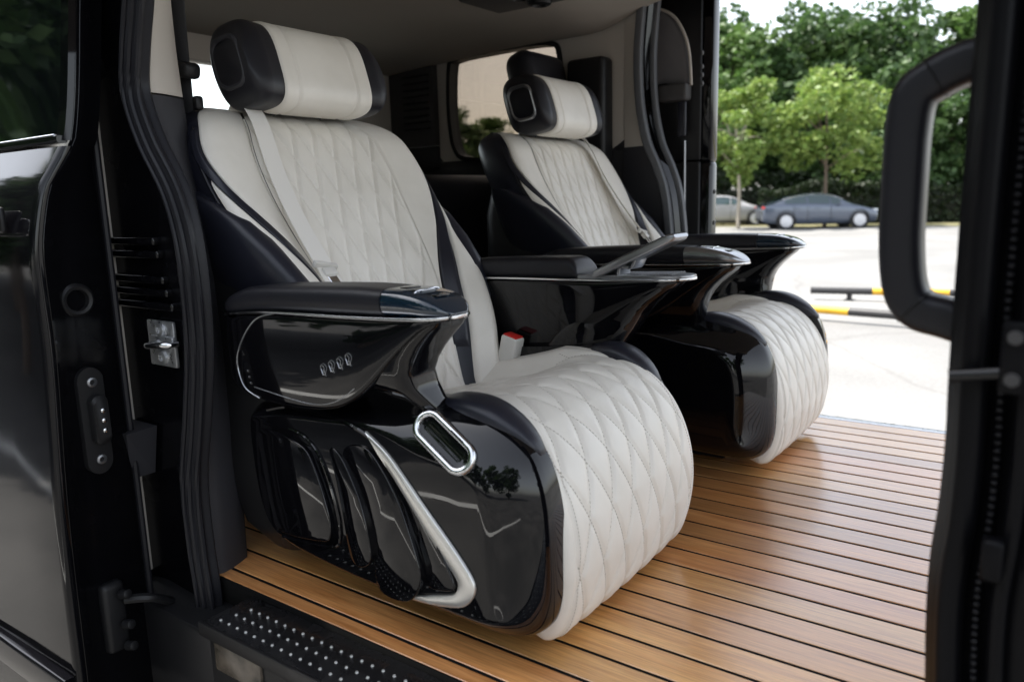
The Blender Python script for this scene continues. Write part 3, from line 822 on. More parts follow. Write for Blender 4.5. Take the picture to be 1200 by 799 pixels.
# rubber buffer block next to the striker
a = at(138, 490, y=.86); b = at(182, 548, y=.86)
vp(mesh('bump_block', [(a.x-.04, .80, a.z), (b.x+.01, .80, a.z), (b.x+.0, .875, a.z), (a.x-.04, .875, a.z), (a.x-.04, .82, b.z-.06), (b.x-.03, .82, b.z-.02), (b.x-.03, .875, b.z-.02), (a.x-.04, .875, b.z-.06)], [(0, 1, 2, 3), (4, 5, 6, 7), (0, 1, 5, 4), (1, 2, 6, 5), (2, 3, 7, 6), (3, 0, 4, 7)], TRIM, None, smooth=False))
# black belt webbing and guide at the near pillar
bw = cr([at(px, py, y=1.03) for px, py in [(203, -60), (207, 0), (213, 70), (222, 160), (233, 235), (240, 270)]], 5)
vp(sweep('pillar_belt', bw, rrect(.018, .002, .0015, 2), Vector((.5, -1, 0)).normalized(), STRAPK, None))
p = at(216, 82, y=1.02)
gd = vp(box('belt_guide', (p.x, 1.02, p.z), (.075, .04, .035), PLASTIC, None, .012, 3, Matrix.Rotation(.2, 3, 'Y')))
p = at(232, 121, y=1.03)
vp(box('belt_stop', (p.x, 1.03, p.z), (.018, .02, .03), PLASTIC, None, .006, 3))

# ---- sliding door (near), slid to the rear
DXE = -1.58
sec = [(1.45, .815), (1.20, .781), (.945, .741), (.886, .707), (.854, .685), (.80, .668), (.736, .655), (.672, .652), (.557, .652), (.474, .649), (.216, .634), (-.096, .627), (-.35, .625), (-.5, .64)]
zs = np.linspace(.925, -.5, 60)
def ysk(z): return smooth_tab(sorted([(a, b) for a, b in sec]), z)
vs = []
nx = 14
for z in zs:
    y = ysk(z)
    vs += [(DXE-.004, y+.02, z), (DXE-.001, y+.008, z), (DXE-.006, y+.0015, z), (DXE-.02, y, z)]
    for k in range(1, nx): vs.append((DXE-.02-2.0*k/(nx-1), y-.012*math.sin(math.pi*k/nx), z))
door = vp(mesh('sliding_door_skin', vs, grid_faces(nx+3, len(zs)), PAINT, None, sharp=60))
# door front edge (shut face) running inwards, with a ridge
zs2 = np.linspace(1.45, -.5, 70); vs = []
for z in zs2:
    y = ysk(z); yi = .835
    vs += [(DXE-.004, y+.012, z), (DXE-.010, y+.035, z), (DXE-.024, y+.05, z), (DXE-.03, y+.075, z), (DXE-.045, yi-.03, z), (DXE-.075, yi, z), (DXE-.35, yi+.004, z)]
sf = vp(mesh('sliding_door_edge', vs, grid_faces(7, len(zs2)), PAINTI, None, sharp=60))
q = [Vector((DXE-.060, .826, z)) for z in zs2]
vp(tube('door_edge_seal', q, .0075, RUBBER, None, 8, up=(1, 0, 0.1)))
q = [Vector((DXE-.012, ysk(z)+.022, z)) for z in zs2]
vp(tube('door_edge_bead', q, .006, PAINT, None, 8, up=(1, 0, 0.1)))
# upper door: window frame and dark glass
vs = []
for z in np.linspace(1.45, .936, 16):
    y = ysk(z); vs += [(DXE-.004, y+.014, z), (DXE-.006, y, z), (DXE-.03, y-.003, z), (DXE-.034, y+.004, z)]
vp(mesh('window_frame', vs, grid_faces(4, 16), PAINT, None, sharp=40))
vs = []
for z in np.linspace(1.45, .95, 16):
    y = ysk(z); vs += [(DXE-.033, y+.005, z), (DXE-2.1, y+.005, z)]
GLD = M('privacy_glass', (.004, .005, .006), .02, coat=1)
vp(mesh('sliding_door_window', vs, grid_faces(2, 16), GLD, None))
wb = [Vector((x, ysk(.94)-.002, .938)) for x in np.linspace(DXE-.01, DXE-2.1, 12)]
vp(sweep('window_ledge', wb, rrect(.010, .007, .004, 2), Vector((0, 0, 1)), PAINT, None))
wb = [Vector((x, ysk(.94)-.006, .947)) for x in np.linspace(DXE-.03, DXE-2.1, 12)]
vp(tube('ledge_chrome', wb, .0022, CHROME, None, 6))
# swage line and lower moulding
mz = [Vector((x, ysk(-.17)-.012, -.175-.004*(x+1.6))) for x in np.linspace(DXE-.01, DXE-2.1, 12)]
vp(sweep('door_moulding', mz, rrect(.034, .014, .008, 3), Vector((0, -1, 0)), PAINT, None))
# outside handle
p = at(2, 258, y=.655)
hd = vp(box('door_handle', (p.x-.06, .628, p.z), (.16, .022, .035), PAINT, None, .01, 3))
o = box('handle_recess', (p.x-.04, .650, p.z), (.12, .012, .05), PLASTIC, None, .005, 3); o.parent = hd
o = tube('handle_rim', cr([(p.x-.14, .616, p.z+.018), (p.x, .616, p.z+.018), (p.x+.019, .618, p.z), (p.x, .616, p.z-.018), (p.x-.14, .616, p.z-.018)], 5), .003, CHROME, None, 6); o.parent = hd
# contact plate with three pins, guide hole and hinge on the shut face
def face_y(z, f=.55): return ysk(z)+.035+(.835-.03-ysk(z)-.035)*f
z = .375; fx = DXE-.030; fy = .735
cp = [(0, 0)]
rings = []
stad = [(.028*math.cos(t), .115*(1 if math.sin(t) > 0 else -1)*.72+.03*math.sin(t)) for t in np.linspace(0, 2*math.pi, 28, endpoint=False)]
for k, dx in ((1, -.02), (1, .010), (.93, .014), (.5, .0145)):
    rings.append([Vector((fx+dx, fy+a*k*1.0, z+b*(1 if k > .9 else .9))) for a, b in stad])
cpl = vp(rings_mesh('contact_plate', rings, PLASTIC, None, False, True))
rings = []
st2 = [(.017*math.cos(t), .036*(1 if math.sin(t) > 0 else -1)+.016*math.sin(t)) for t in np.linspace(0, 2*math.pi, 24, endpoint=False)]
for k, dx in ((1, .012), (1, .032), (.85, .037)):
    rings.append([Vector((fx+dx, fy+.004+a*k, z+.004+b*k)) for a, b in st2])
o = rings_mesh('contact_block', rings, PLASTIC, None, False, True); o.parent = cpl
for k in (-1, 0, 1):
    o = disc_rings('contact_pin', (fx+.036, fy+.006, z+.004+.021*k), (1, 0, 0), [(.0055, 0), (.005, .004), (.003, .005)], CHROME, None, 10); o.parent = cpl
for k in (-1, 1):
    o = disc_rings('screw', (fx+.012, fy+.002, z+.082*k), (1, 0, 0), [(.011, 0), (.010, .005), (.006, .006), (.005, .002)], GREYM, None, 14); o.parent = cpl
hz = .625
vp(disc_rings('guide_socket', (fx-.004, .735, hz), (1, 0, 0), [(.034, -.01), (.034, .006), (.028, .012), (.022, .010), (.018, -.012), (.0, -.014)], PLASTIC, None, 26, False, False))
hg = vp(box('door_hinge', (fx+.004, .725, -.06), (.03, .05, .16), PLASTIC, None, .012, 3))
for dz in (.05, -.02, -.07):
    o = disc_rings('hinge_pin', (fx+.03, .735, -.055+dz), (1, .2, .2), [(.011, 0), (.010, .02), (.006, .022)], PLASTIC, None, 12); o.parent = hg
o = tube('hinge_arm', cr([(fx+.03, .74, -.02), (fx+.06, .78, -.025), (fx+.05, .83, -.06)], 5), .010, PLASTIC, None, 8); o.parent = hg

# ---- near B-pillar with grab handle
bp_ = [at(px, py, y=.90) for px, py in [(1143, -60), (1140, 0), (1132, 100), (1122, 220), (1113, 340), (1106, 440), (1102, 520), (1094, 600), (1084, 660), (1080, 720), (1079, 799), (1079, 880)]]
bc = cr(bp_, 5)
zs = list(np.linspace(bc[0].z+.35, bc[-1].z-.2, 60)); E1 = resample(bc, zs)
vs = []
for e in E1:
    vs += [e+Vector((.06, .09, 0)), e+Vector((.012, .07, 0)), e+Vector((0, .04, 0)), e+Vector((.004, 0, 0)), e+Vector((.022, -.022, 0)), e+Vector((.04, -.01, 0)), e+Vector((.045, .0, 0)), e+Vector((.06, -.004, 0)), e+Vector((.075, -.03, 0)), e+Vector((.10, -.04, 0)), e+Vector((.30, -.05, 0)), e+Vector((.32, .05, 0))]
pil = vp(mesh('door_pillar', vs, grid_faces(12, len(zs)), PILLAR, None, sharp=50))
T = [e+Vector((.028, -.022, 0)) for e in E1]
vp(tube('door_seal', T, .013, PILLAR, None, 10, up=(1, 0, .05)))
T = [e+Vector((.073, -.034, 0)) for e in E1]
vp(tube('door_seal', T, .008, PILLAR, None, 10, up=(1, 0, .05)))
# toothed seam of the pillar seal
bm = bmesh.new()
for k in range(150):
    z = 1.25-k*.0085
    e = resample(bc, [z])[0]+Vector((.052, -.012, 0)); add_box(bm, e, (.006, .006, .0045), .001, 1)
o = bm_obj('seal_tooth', bm, RUBBER, None); o['kind'] = 'stuff'; vp(o)
# latch bar
p = at(1116, 441, y=.85); q = at(1180, 437, y=.85)
lt = vp(tube('latch_bar', [Vector((p.x-.003, .852, p.z)), Vector((q.x, .852, q.z))], .007, PIANO, None, 10))
p = at(1182, 420, y=.84)
lb = vp(box('latch_bracket', (p.x+.004, .845, p.z), (.022, .012, .07), PILLAR, None, .004, 2))
for dz in (-.02, .02):
    o = disc_rings('screw', (p.x+.004, .838, p.z+dz), (0, -1, 0), [(.007, 0), (.006, .004)], GREYD, None, 12); o.parent = lb
p = at(1163, 655, y=.85)
vp(box('pillar_clip', (p.x, .85, p.z), (.02, .02, .045), PILLAR, None, .006, 3))
# grab handle: swept rounded loop
hp_ = [(1172, 66), (1135, 74), (1098, 92), (1074, 112), (1065, 150), (1060, 220), (1057, 290), (1062, 340), (1078, 362), (1110, 372), (1160, 388)]
hy = .985
hpath = cr([at(px, py, y=hy) for px, py in hp_], 8)
n = len(hpath)
sc_ = [1.0 for i in range(n)]
prof = rrect(.0225, .026, .014, 5)
gh = vp(sweep('grab_handle', hpath, prof, Vector((0, -1, 0)), BLACKL, None, scale=sc_))
for i0, i1 in ((16, 18), (62, 64)):
    seam = [hpath[i0] + frames(hpath)[i0].cross(Vector((0, -1, 0))).normalized()*a*1.02 + Vector((0, -1, 0))*b*1.02 for a, b in prof]
    o = tube('handle_stitch_seam', seam+[seam[0]], .0012, PLASTIC, None, 5); o.parent = gh

# ================================================================== captain seats
def quilt(u, v, wu, lv, H):
    """puffed diamond: u, v in metres; seams where the two diagonal families cross"""
    a = u/wu + v/lv; b = u/wu - v/lv
    da = abs(a-round(a)); db = abs(b-round(b))
    m = min(da, db)/.5
    ma = .62*(1-(1-min(1, m/.30))**2.4)+.38*(1-(1-min(1, m/.95))**2)
    return H*ma
def path_param(pts, n):
    """evenly spaced points and normals on a smooth 2D path"""
    P = cr([(a, b, 0) for a, b in pts], 24)
    d = [0]
    for i in range(1, len(P)): d.append(d[-1]+(P[i]-P[i-1]).length)
    S = np.linspace(0, d[-1], n)
    X = np.interp(S, d, [p.x for p in P]); Z = np.interp(S, d, [p.y for p in P])
    tx = np.gradient(X); tz = np.gradient(Z); L = np.hypot(tx, tz)
    return X, Z, -tz/L, tx/L, S          # normal = left of travel

def make_seat(loc, label, arm_r, arm_l, belt_side, tablet, door_side):
    root = empty('captain_seat', loc); tag(root, label, 'seat', None)
    # ---------------- cushion and calf rest (cream, quilted)
    prof = [(-.36, .325), (-.25, .340), (-.14, .362), (-.02, .392), (.08, .422), (.16, .432), (.235, .417), (.295, .375), (.335, .315), (.357, .245), (.362, .175), (.352, .105), (.335, .058), (.312, .034), (.285, .040), (.25, .055)]
    n = 230; m = 150; HW = .277
    X, Z, NX, NZ, S = path_param(prof[::-1], n)      # travel reversed so the normal points outwards
    X, Z, NX, NZ, S = X[::-1], Z[::-1], NX[::-1], NZ[::-1], S[-1]-S[::-1]
    sg = 1 if (NX[n//2]*1+NZ[n//2]*.3) > 0 else -1
    QW, QL = .078, .185
    vs = []
    for i in range(n):
        xx = X[i]
        top = max(0, min(1, (.17-xx)/.12)) if (Z[i] > .37 or xx < 0) and i < n//2 else 0
        for j in range(m):
            s = -1+2*j/(m-1); y = s*HW
            e = max(0, (abs(s)-.90)/.10); h = -.026*(1-math.sqrt(max(0, 1-e*e)))
            # raised thigh bolsters on the seat top
            bo = max(0, min(1, (abs(s)-.60)/.22)); bo = bo*bo*(3-2*bo)
            h += .036*bo*top*max(0, min(1, (xx+.38)/.2)) - .012*(1-abs(s)**2)*top
            q = quilt(y, S[i]-.55, QW, QL, .0080)
            border = max(0, min(1, (.90-abs(s))/.05))
            if top > 0: border *= max(0, min(1, (.62-abs(s))/.06)) if top > .95 else 1-top*(1-max(0, min(1, (.62-abs(s))/.06)))
            edge = 0
            h += q*border + (1-border)*.004 - .003*math.exp(-((abs(s)-.895)/.012)**2)
            if top > .9: h -= .004*math.exp(-((abs(s)-.63)/.018)**2)
            # front calf rest is barrel-shaped across
            ba = .006*(1-s*s)*(1-top)
            vs.append((X[i]+sg*NX[i]*(h+ba), y*(1-.02*(1-top)*0), Z[i]+sg*NZ[i]*(h+ba)))
    cush = mesh('seat_cushion', vs, grid_faces(m, n), WHITE, root, recalc=False)
    # stitching that follows the diamond seams
    G = np.array(vs).reshape(n, m, 3); sv, sf_ = [], []
    def on_cushion(y, s_):
        fi = float(np.interp(s_, S, np.arange(n))); fj = (y/HW+1)/2*(m-1)
        i0 = int(min(max(fi, 0), n-2)); j0 = int(min(max(fj, 0), m-2)); a_, b_ = fi-i0, fj-j0
        P_ = (G[i0, j0]*(1-a_)*(1-b_)+G[i0+1, j0]*a_*(1-b_)+G[i0, j0+1]*(1-a_)*b_+G[i0+1, j0+1]*a_*b_)
        du = G[i0+1, j0]-G[i0, j0]; dv_ = G[i0, j0+1]-G[i0, j0]; nn_ = np.cross(dv_, du); nn_ /= np.linalg.norm(nn_)+1e-9
        if nn_[0]+nn_[2] < 0 and nn_[2] > -.9 and P_[0] > .0: nn_ = -nn_
        return P_, nn_
    st_ = .0075
    for fam in (1, -1):
        for kk in range(-16, 17):
            s_ = .02
            while s_ < S[-1]-.06:
                y1 = fam*(kk-(s_-.55)/QL)*QW
                s2 = s_+st_*.62*.92; y2 = fam*(kk-(s2-.55)/QL)*QW
                xx = float(np.interp(s_, S, X)); lim = .60 if (xx < .05 and s_ < S[-1]*.5) else .885
                if abs(y1) < lim*HW and abs(y2) < lim*HW:
                    A_, n1 = on_cushion(y1, s_); B_, n2 = on_cushion(y2, s2)
                    d_ = B_-A_; sd_ = np.cross(n1, d_); sd_ /= np.linalg.norm(sd_)+1e-9; w_ = .0009; o0 = len(sv)
                    sv += [A_+n1*.0003-sd_*w_, A_+n1*.0003+sd_*w_, B_+n2*.0003+sd_*w_, B_+n2*.0003-sd_*w_, (A_+B_)/2+n1*.0012]
                    sf_ += [(o0, o0+1, o0+4), (o0+1, o0+2, o0+4), (o0+2, o0+3, o0+4), (o0+3, o0, o0+4)]
                s_ += st_*.92
    for sd in (-1, 1):
        for i_ in range(0, int((S[-1]-.08)/.0065)):
            s_ = .02+i_*.0065; A_, n1 = on_cushion(sd*HW*.87, s_); B_, n2 = on_cushion(sd*HW*.87, s_+.0042)
            sd_ = np.array([0, 1., 0]); w_ = .0008; o0 = len(sv)
            sv += [A_+n1*.0003-sd_*w_, A_+n1*.0003+sd_*w_, B_+n2*.0003+sd_*w_, B_+n2*.0003-sd_*w_, (A_+B_)/2+n1*.0012]
            sf_ += [(o0, o0+1, o0+4), (o0+1, o0+2, o0+4), (o0+2, o0+3, o0+4), (o0+3, o0, o0+4)]
    sto = mesh('stitching', sv, sf_, THREAD, cush, smooth=False, recalc=False); sto['kind'] = 'stuff'
    # side walls of the cushion (plain)
    for sd in (-1, 1):
        loop = [Vector((vs[i*m+(0 if sd < 0 else m-1)])) for i in range(0, n, 3)]
        inner = [Vector((p.x*.94-.01, p.y-sd*.02, p.z*.9+.02)) for p in loop]
        mesh('cushion_side', loop+inner, grid_faces(len(loop), 2), WHITE, root)
    # inner body that closes the cushion from below
    box('seat_base', (-.02, 0, .17), (.58, .50, .26), PLASTIC, root, .02, 3)
    box('plinth', (-.05, 0, .03), (.46, .40, .056), PLASTIC, root, .01)
    # ---------------- backrest
    ZT = 1.025; Z0 = .30
    def bwide(z): return smooth_tab([(.36, .235), (.5, .258), (.62, .282), (.72, .304), (.82, .318), (.9, .318), (.96, .302), (1.0, .274), (1.025, .225)], z)
    def bfwd(z): return smooth_tab([(.36, .10), (.5, .125), (.62, .110), (.72, .066), (.82, .030), (.92, .016), (1.03, .008)], z)
    def bcen(z): return -.262-.40*(z-.4)-.10*(z-.4)**2 + .010*math.exp(-((z-.62)/.13)**2)
    def bthk(z):
        t = max(0, (z-.955)/(ZT-.955)); return .165*math.sqrt(max(.02, 1-t*t))
    def section(z):
        W, B, th = bwide(z), bfwd(z), bthk(z); r = (.165-th)*.55
        f = bcen(z)-r
        return [(0, f), (.30*W, f+.001), (.52*W, f+.10*B), (.68*W, f+.42*B), (.82*W, f+.84*B), (.93*W, f+B), (1.0*W, f+.86*B-.006), (1.035*W, f+.55*B-.03), (1.04*W, f-.06*(th/.165)), (.98*W, f-.13*(th/.165)), (.80*W, f-th), (.4*W, f-th-.008), (0, f-th-.01)]
    secz = {}
    def spt(t, z):
        """t 0..12 along the half section; smooth"""
        key = round(z, 5)
        if key not in secz: secz[key] = section(z)
        S_ = secz[key]; i = min(int(t), len(S_)-2); k = t-i
        g_ = lambda a: Vector((*S_[max(0, min(a, len(S_)-1))], 0)) if a >= 0 else Vector((-S_[1][0], S_[1][1], 0))
        p0, p1, p2, p3 = g_(i-1), g_(i), g_(i+1), g_(i+2)
        p = .5*((2*p1)+(-p0+p2)*k+(2*p0-5*p1+4*p2-p3)*k*k+(-p0+3*p1-3*p2+p3)*k**3)
        return p.x, p.y
    def bpoint(t, z, out=0.0):
        sd = 1 if t >= 0 else -1
        a, f = spt(abs(t), z)
        if out:
            a2, f2 = spt(abs(t)+.05, z); a1, f1 = spt(max(0, abs(t)-.05), z)
            tx, ty = f2-f1, a2-a1; L = math.hypot(tx, ty) or 1
            f += ty/L*out; a += -tx/L*out
        return Vector((f, sd*a, z+.0*f))
    def patch(name, tfun0, tfun1, z0, z1, nu, nv, mat, out=0, side=1, q=None, rim=.0, parent=None, z1fun=None):
        vs = []
        for j in range(nv):
            kz = j/(nv-1)
            for i in range(nu):
                ku = i/(nu-1); z = z0+(z1-z0)*kz
                t = tfun0(z)+(tfun1(z)-tfun0(z))*ku
                o_ = out
                if rim:
                    e = min(ku/.06, (1-ku)/.06, kz/.05, (1-kz)/.05 if z1 < ZT-.02 else 1, 1); o_ = out*1+rim*(math.sqrt(max(0, 1-(1-e)**2))-1)
                if q: o_ += q(t, z)
                vs.append(bpoint(side*t, z, o_))
        return mesh(name, vs, grid_faces(nu, nv), mat, parent or root, recalc=False)
    TQ = lambda z: 2.75-.35*(z-.7)
    def qf(t, z):
        a, f = spt(abs(t), z); u = math.copysign(a, t)
        b = max(0, min(1, (TQ(z)-abs(t))/.18))
        taper = 1-.25*(.8-z)                                   # diamonds narrow towards the hips
        return quilt(u/taper, z, .060, .165, .0105)*b+.002*(1-b)
    # black body of the backrest (everything), then cream panels proud of it
    rings = []
    ts = list(np.linspace(0, 12, 61))
    for z in list(np.linspace(Z0, .94, 30))+list(np.linspace(.95, ZT, 14)):
        L = [bpoint(t, z) for t in ts]; rings.append(L+[Vector((p.x, -p.y, p.z)) for p in L[::-1][1:-1]])
    rings_mesh('backrest_shell', rings, BLUEL, root, True, True, sharp=70)
    zz1 = ZT-.004
    patch('backrest_panel', lambda z: -TQ(z), lambda z: TQ(z), Z0+.01, zz1, 120, 190, WHITE, .0055, 1, qf)
    bv_, bf_ = [], []
    tt_ = np.linspace(0, 3.2, 40)
    for z in np.arange(Z0+.04, ZT-.03, .0068):
        aa = [spt(t, z)[0] for t in tt_]; z2 = z+.0044; aa2 = [spt(t, z2)[0] for t in tt_]
        for fam in (1, -1):
            for kk in range(-14, 15):
                u1 = fam*(kk-z/.165)*.060*(1-.25*(.8-z)); u2 = fam*(kk-z2/.165)*.060*(1-.25*(.8-z2))
                t1 = math.copysign(float(np.interp(abs(u1), aa, tt_)), u1); t2 = math.copysign(float(np.interp(abs(u2), aa2, tt_)), u2)
                if max(abs(t1), abs(t2)) > TQ(z)-.15: continue
                A_ = bpoint(t1, z, .0058); B_ = bpoint(t2, z2, .0058); d_ = (B_-A_).normalized(); sd_ = d_.cross(Vector((1, 0, .4))).normalized()*.0008; o0 = len(bv_)
                bv_ += [A_-sd_, A_+sd_, B_+sd_, B_-sd_, (A_+B_)/2+Vector((.0009, 0, .0003))]
                bf_ += [(o0, o0+1, o0+4), (o0+1, o0+2, o0+4), (o0+2, o0+3, o0+4), (o0+3, o0, o0+4)]
    sto = mesh('stitching', bv_, bf_, THREAD, root, smooth=False, recalc=False); sto['kind'] = 'stuff'
    TB = lambda z: smooth_tab([(.36, 2.7), (.52, 2.85), (.62, 3.0), (.70, 3.55), (.78, 4.5), (.86, 5.7), (.92, 6.3), (1.03, 6.3)], z)
    for sd in (-1, 1):
        patch('backrest_bolster', lambda z: TQ(z)+.04, lambda z: max(TB(z), TQ(z)+.10), .50, zz1, 26, 60, WHITE, .008, sd, rim=.007)
        patch('bolster_band', lambda z: TB(z)+.03, lambda z: min(TB(z)+.72, 6.9), .44, .97, 12, 50, BLUEL, .010, sd, rim=.008)
        patch('hip_bolster', lambda z: TB(z)+.76, lambda z: max(6.45, TB(z)+.78), Z0+.01, .86, 20, 50, WHITE, .009, sd, rim=.009)
        # piping along the outer edge
        tube('piping', [bpoint(sd*6.75, z, .003) for z in np.linspace(Z0+.02, .97, 40)], .0035, BLACKL, root, 6)
        # outer side pod of the backrest (black leather wing, seen from the door)
        rings = []
        for z, xa, xb in [(.40, -.42, -.24), (.48, -.47, -.205), (.56, -.50, -.20), (.64, -.53, -.235), (.71, -.55, -.30), (.77, -.565, -.37), (.81, -.575, -.44), (.835, -.575, -.50)]:
            W = bwide(z)*1.03; L = []
            mx = (xa+xb)/2; hw = (xb-xa)/2
            for k in range(18):
                a = 2*math.pi*k/18; ca, sa = math.cos(a), math.sin(a)
                L.append(Vector((mx+hw*math.copysign(abs(ca)**.7, ca), sd*(W-.01+.038*math.copysign(abs(sa)**.7, sa)), z)))
            rings.append(L)
        rings_mesh('backrest_wing', rings, BLUEL, root, True, True, sharp=60)
    rings = []
    for z, xa, xb, hw in [(.05, -.44, -.30, .30), (.10, -.50, -.28, .325), (.25, -.56, -.28, .335), (.42, -.60, -.30, .335), (.60, -.635, -.36, .325), (.75, -.655, -.42, .30), (.83, -.66, -.48, .26)]:
        rings.append([Vector(((xa+xb)/2+p_, q_, z)) for p_, q_ in rrect((xb-xa)/2, hw, .06, 5)])
    rings_mesh('back_shell', rings, PLASTIC, root, True, True, sharp=60)
    # stitched seams beside the quilted panel
    for sd in (-1, 1):
        tube('panel_seam', [bpoint(sd*(TQ(z)+.02), z, .0035) for z in np.linspace(Z0+.02, ZT-.03, 40)], .0022, WHITE, root, 6)
    # ---------------- headrest
    HC = Vector((-.545, .0, 1.104)); 
    def hpt(a, s, out=0):
        """a angle round the section (0 = front, 90 = top), s -1..1 across"""
        e = max(0, (abs(s)-.80)/.20); k = math.sqrt(max(0.0, 1-.88*e*e))
        ca, sa = math.cos(a), math.sin(a); ex = .62
        rx = .088*(1-.18*e)+out; rz = (.099+.007*sa)*k+out*1.0
        x = rx*math.copysign(abs(ca)**ex, ca)*(.78+.22*k); z = rz*math.copysign(abs(sa)**ex, sa)
        wing = .028*max(0, (abs(s)-.35)/.65)**1.6
        return Vector((HC.x + x*.985 - z*.30 + wing, s*.207-.014, HC.z + z*.96 + x*.10))
    rings = []
    for s in [-1]+list(-np.cos(np.linspace(0, math.pi, 45)))[1:-1]+[1]:
        rings.append([hpt(2*math.pi*k/56, s) for k in range(56)])
    hr = rings_mesh('headrest', rings, BLACKL, root, True, True, sharp=70)
    nu, nv = 72, 40; vs = []
    for j in range(nv):
        for i in range(nu):
            s = -.60+1.28*i/(nu-1); kz = j/(nv-1)
            a = R_(-96+198*kz)
            e = min(i/(nu-1)/.05, (1-i/(nu-1))/.05, kz/.04, (1-kz)/.04, 1)
            o_ = .009*math.sqrt(max(0, 1-(1-e)**2))-.003
            for sx in (-.38, .46): o_ -= .0042*math.exp(-((s-sx)/.016)**2)
            # the cream wrap ends in rounded corners
            vs.append(hpt(a, s, o_))
    mesh('headrest_wrap', vs, grid_faces(nu, nv), WHITE, hr, recalc=False)
    for sd in (-1, 1):
        c = hpt(0, sd*.995); c = Vector((HC.x+.020, sd*.199-.014, HC.z+.008))
        loop = rrect(.050, .060, .032, 5)
        nrm = Vector((.12, sd, 0)).normalized(); rings = []
        ux = Vector((1, 0, .12)).normalized(); uz = Vector((-.3, 0, 1)).normalized()
        for k, d in ((1, -.02), (1, .006), (.93, .010), (.84, .008), (.80, .002)):
            rings.append([c+ux*a*k+uz*b*k+Vector((0, sd*d, 0)) for a, b in loop])
        rr_ = rings_mesh('speaker_ring', rings, GREYM if tablet is False else TRIM, hr, False, False)
        rings = [[c+ux*a*k+uz*b*k+Vector((0, sd*d, 0)) for a, b in loop] for k, d in ((.82, .0), (.6, .004), (.2, .006))]
        rings_mesh('speaker_grille', rings, SMOKE if tablet is False else SCREEN, rr_, False, True)
        tube('headrest_post', [Vector((-.575, sd*.07, .98)), Vector((-.585, sd*.07, 1.06))], .008, CHROME, hr, 10)
    # ---------------- side shells and armrests
    for sd, ka in ((-1, arm_r), (1, arm_l)):
        k = lambda x: x if x < -.10 else -.10+(x+.10)*(1+ka*min(1, 1))
        kx = lambda x, z: x if (x < -.10 or z < .50) else -.10+(x+.10)*(1+ka)
        out = [(-.385, .285), (-.385, .37), (-.345, .412), (-.20, .428), (-.08, .436), (.03, .447), (.12, .456), (.20, .450), (.262, .430), (.308, .396), (.335, .350), (.350, .285), (.354, .20), (.350, .125), (.330, .075), (.28, .050), (.18, .048), (.04, .055), (-.12, .066), (-.26, .082), (-.335, .115), (-.372, .185)]
        if tablet and sd > 0: out = [(a-.045*max(0, min(1, (a-.1)/.2)), b) for a, b in out]
        loop = [(p.x, p.y) for p in cr([(a, b, 0) for a, b in out], 6, True)]
        def wgt(x, z):
            t = max(0, min(1, (x+.02)/.16)); t = t*t*(3-2*t); b_ = max(0, min(1, (z-.05)/.10)); return .42+.58*t*(.25+.75*b_)
        rings = []
        for ay, ins in ((.262, .0), (.290, .0), (.302, .004), (.317, .014), (.331, .028), (.343, .044), (.354, .060), (.362, .074), (.3665, .086), (.3675, .094)):
            n_ = len(loop); L = []
            I = inset2d(loop, 1.0)
            for (a, b), (a2, b2) in zip(loop, I):
                k_ = ins*wgt(a, b); L.append((a+(a2-a)*k_, b+(b2-b)*k_))
            for it in range(int(ins*90)):
                L = [((L[x-1][0]+2*L[x][0]+L[(x+1) % n_][0])/4, (L[x-1][1]+2*L[x][1]+L[(x+1) % n_][1])/4) for x in range(n_)]
            rings.append([Vector((a, sd*ay, b)) for a, b in L])
        sh = rings_mesh('side_shell', rings, PIANO, root, True, True, sharp=75)
        bm = bmesh.new(); bm.from_mesh(sh.data); bvh = BVHTree.FromBMesh(bm); bm.free()
        def yof(x, z, bvh=bvh, sd=sd):
            hit = bvh.ray_cast(Vector((x, sd*.6, z)), Vector((0, -sd, 0)))
            return abs(hit[0].y) if hit[0] is not None and abs(hit[0].y) > .25 else .34
        # horn that carries the armrest tip
        rings = []
        for z, xr, xf, hw in [(.400, -.05, .13, .040), (.425, -.05, .14, .043), (.445, -.045, .142, .046), (.465, -.035, .138, .048), (.487, -.02, .133, .049), (.510, .0, .134, .050), (.533, .03, .145, .050), (.556, .06, .163, .050), (.578, .09, .186, .050), (.596, .12, .206, .048), (.608, .15, .214, .044)]:
            xr, xf = (k(xr), k(xf)) if z > .5 else (xr+(k(xr)-xr)*max(0, (z-.43)/.07), xf+(k(xf)-xf)*max(0, (z-.43)/.07))
            c_ = (xr+xf)/2; h_ = (xf-xr)/2
            rings.append([Vector((c_+p, sd*(.334-.030*max(0, min(1, (.50-z)/.07))+q_), z)) for p, q_ in rrect(h_, hw-.018*max(0, min(1, (.49-z)/.06)), min(h_, hw)*.6, 5)])
        sm = []
        for a_ in range(len(rings)-1):
            for t_ in (0, .34, .67): sm.append([u.lerp(w2, t_) for u, w2 in zip(rings[a_], rings[a_+1])])
        sm.append(rings[-1]); 
        rings_mesh('armrest_horn', sm, PIANO, root, True, True, sharp=60)
        if sd == door_side:
            # louvre panels and silver sweep on the door side
            V = lambda pts, n=5: [(p.x, p.y) for p in cr([(a, b, 0) for a, b in pts], n, True)]
            so_ = [(-.001, .396), (.05, .364), (.089, .327), (.136, .279), (.2, .216), (.235, .174), (.239, .149), (.217, .120), (.178, .107), (.124, .098), (.078, .093)]
            si_ = [(.083, .099), (.146, .119), (.190, .134), (.203, .152), (.197, .170), (.160, .208), (.110, .266), (.064, .320), (.030, .357)]
            sa_ = [(p.x, p.y) for p in cr([(a, b, 0) for a, b in so_], 8)]; sb_ = [(p.x, p.y) for p in cr([(a, b, 0) for a, b in si_[::-1]], 10)]
            N_ = 60
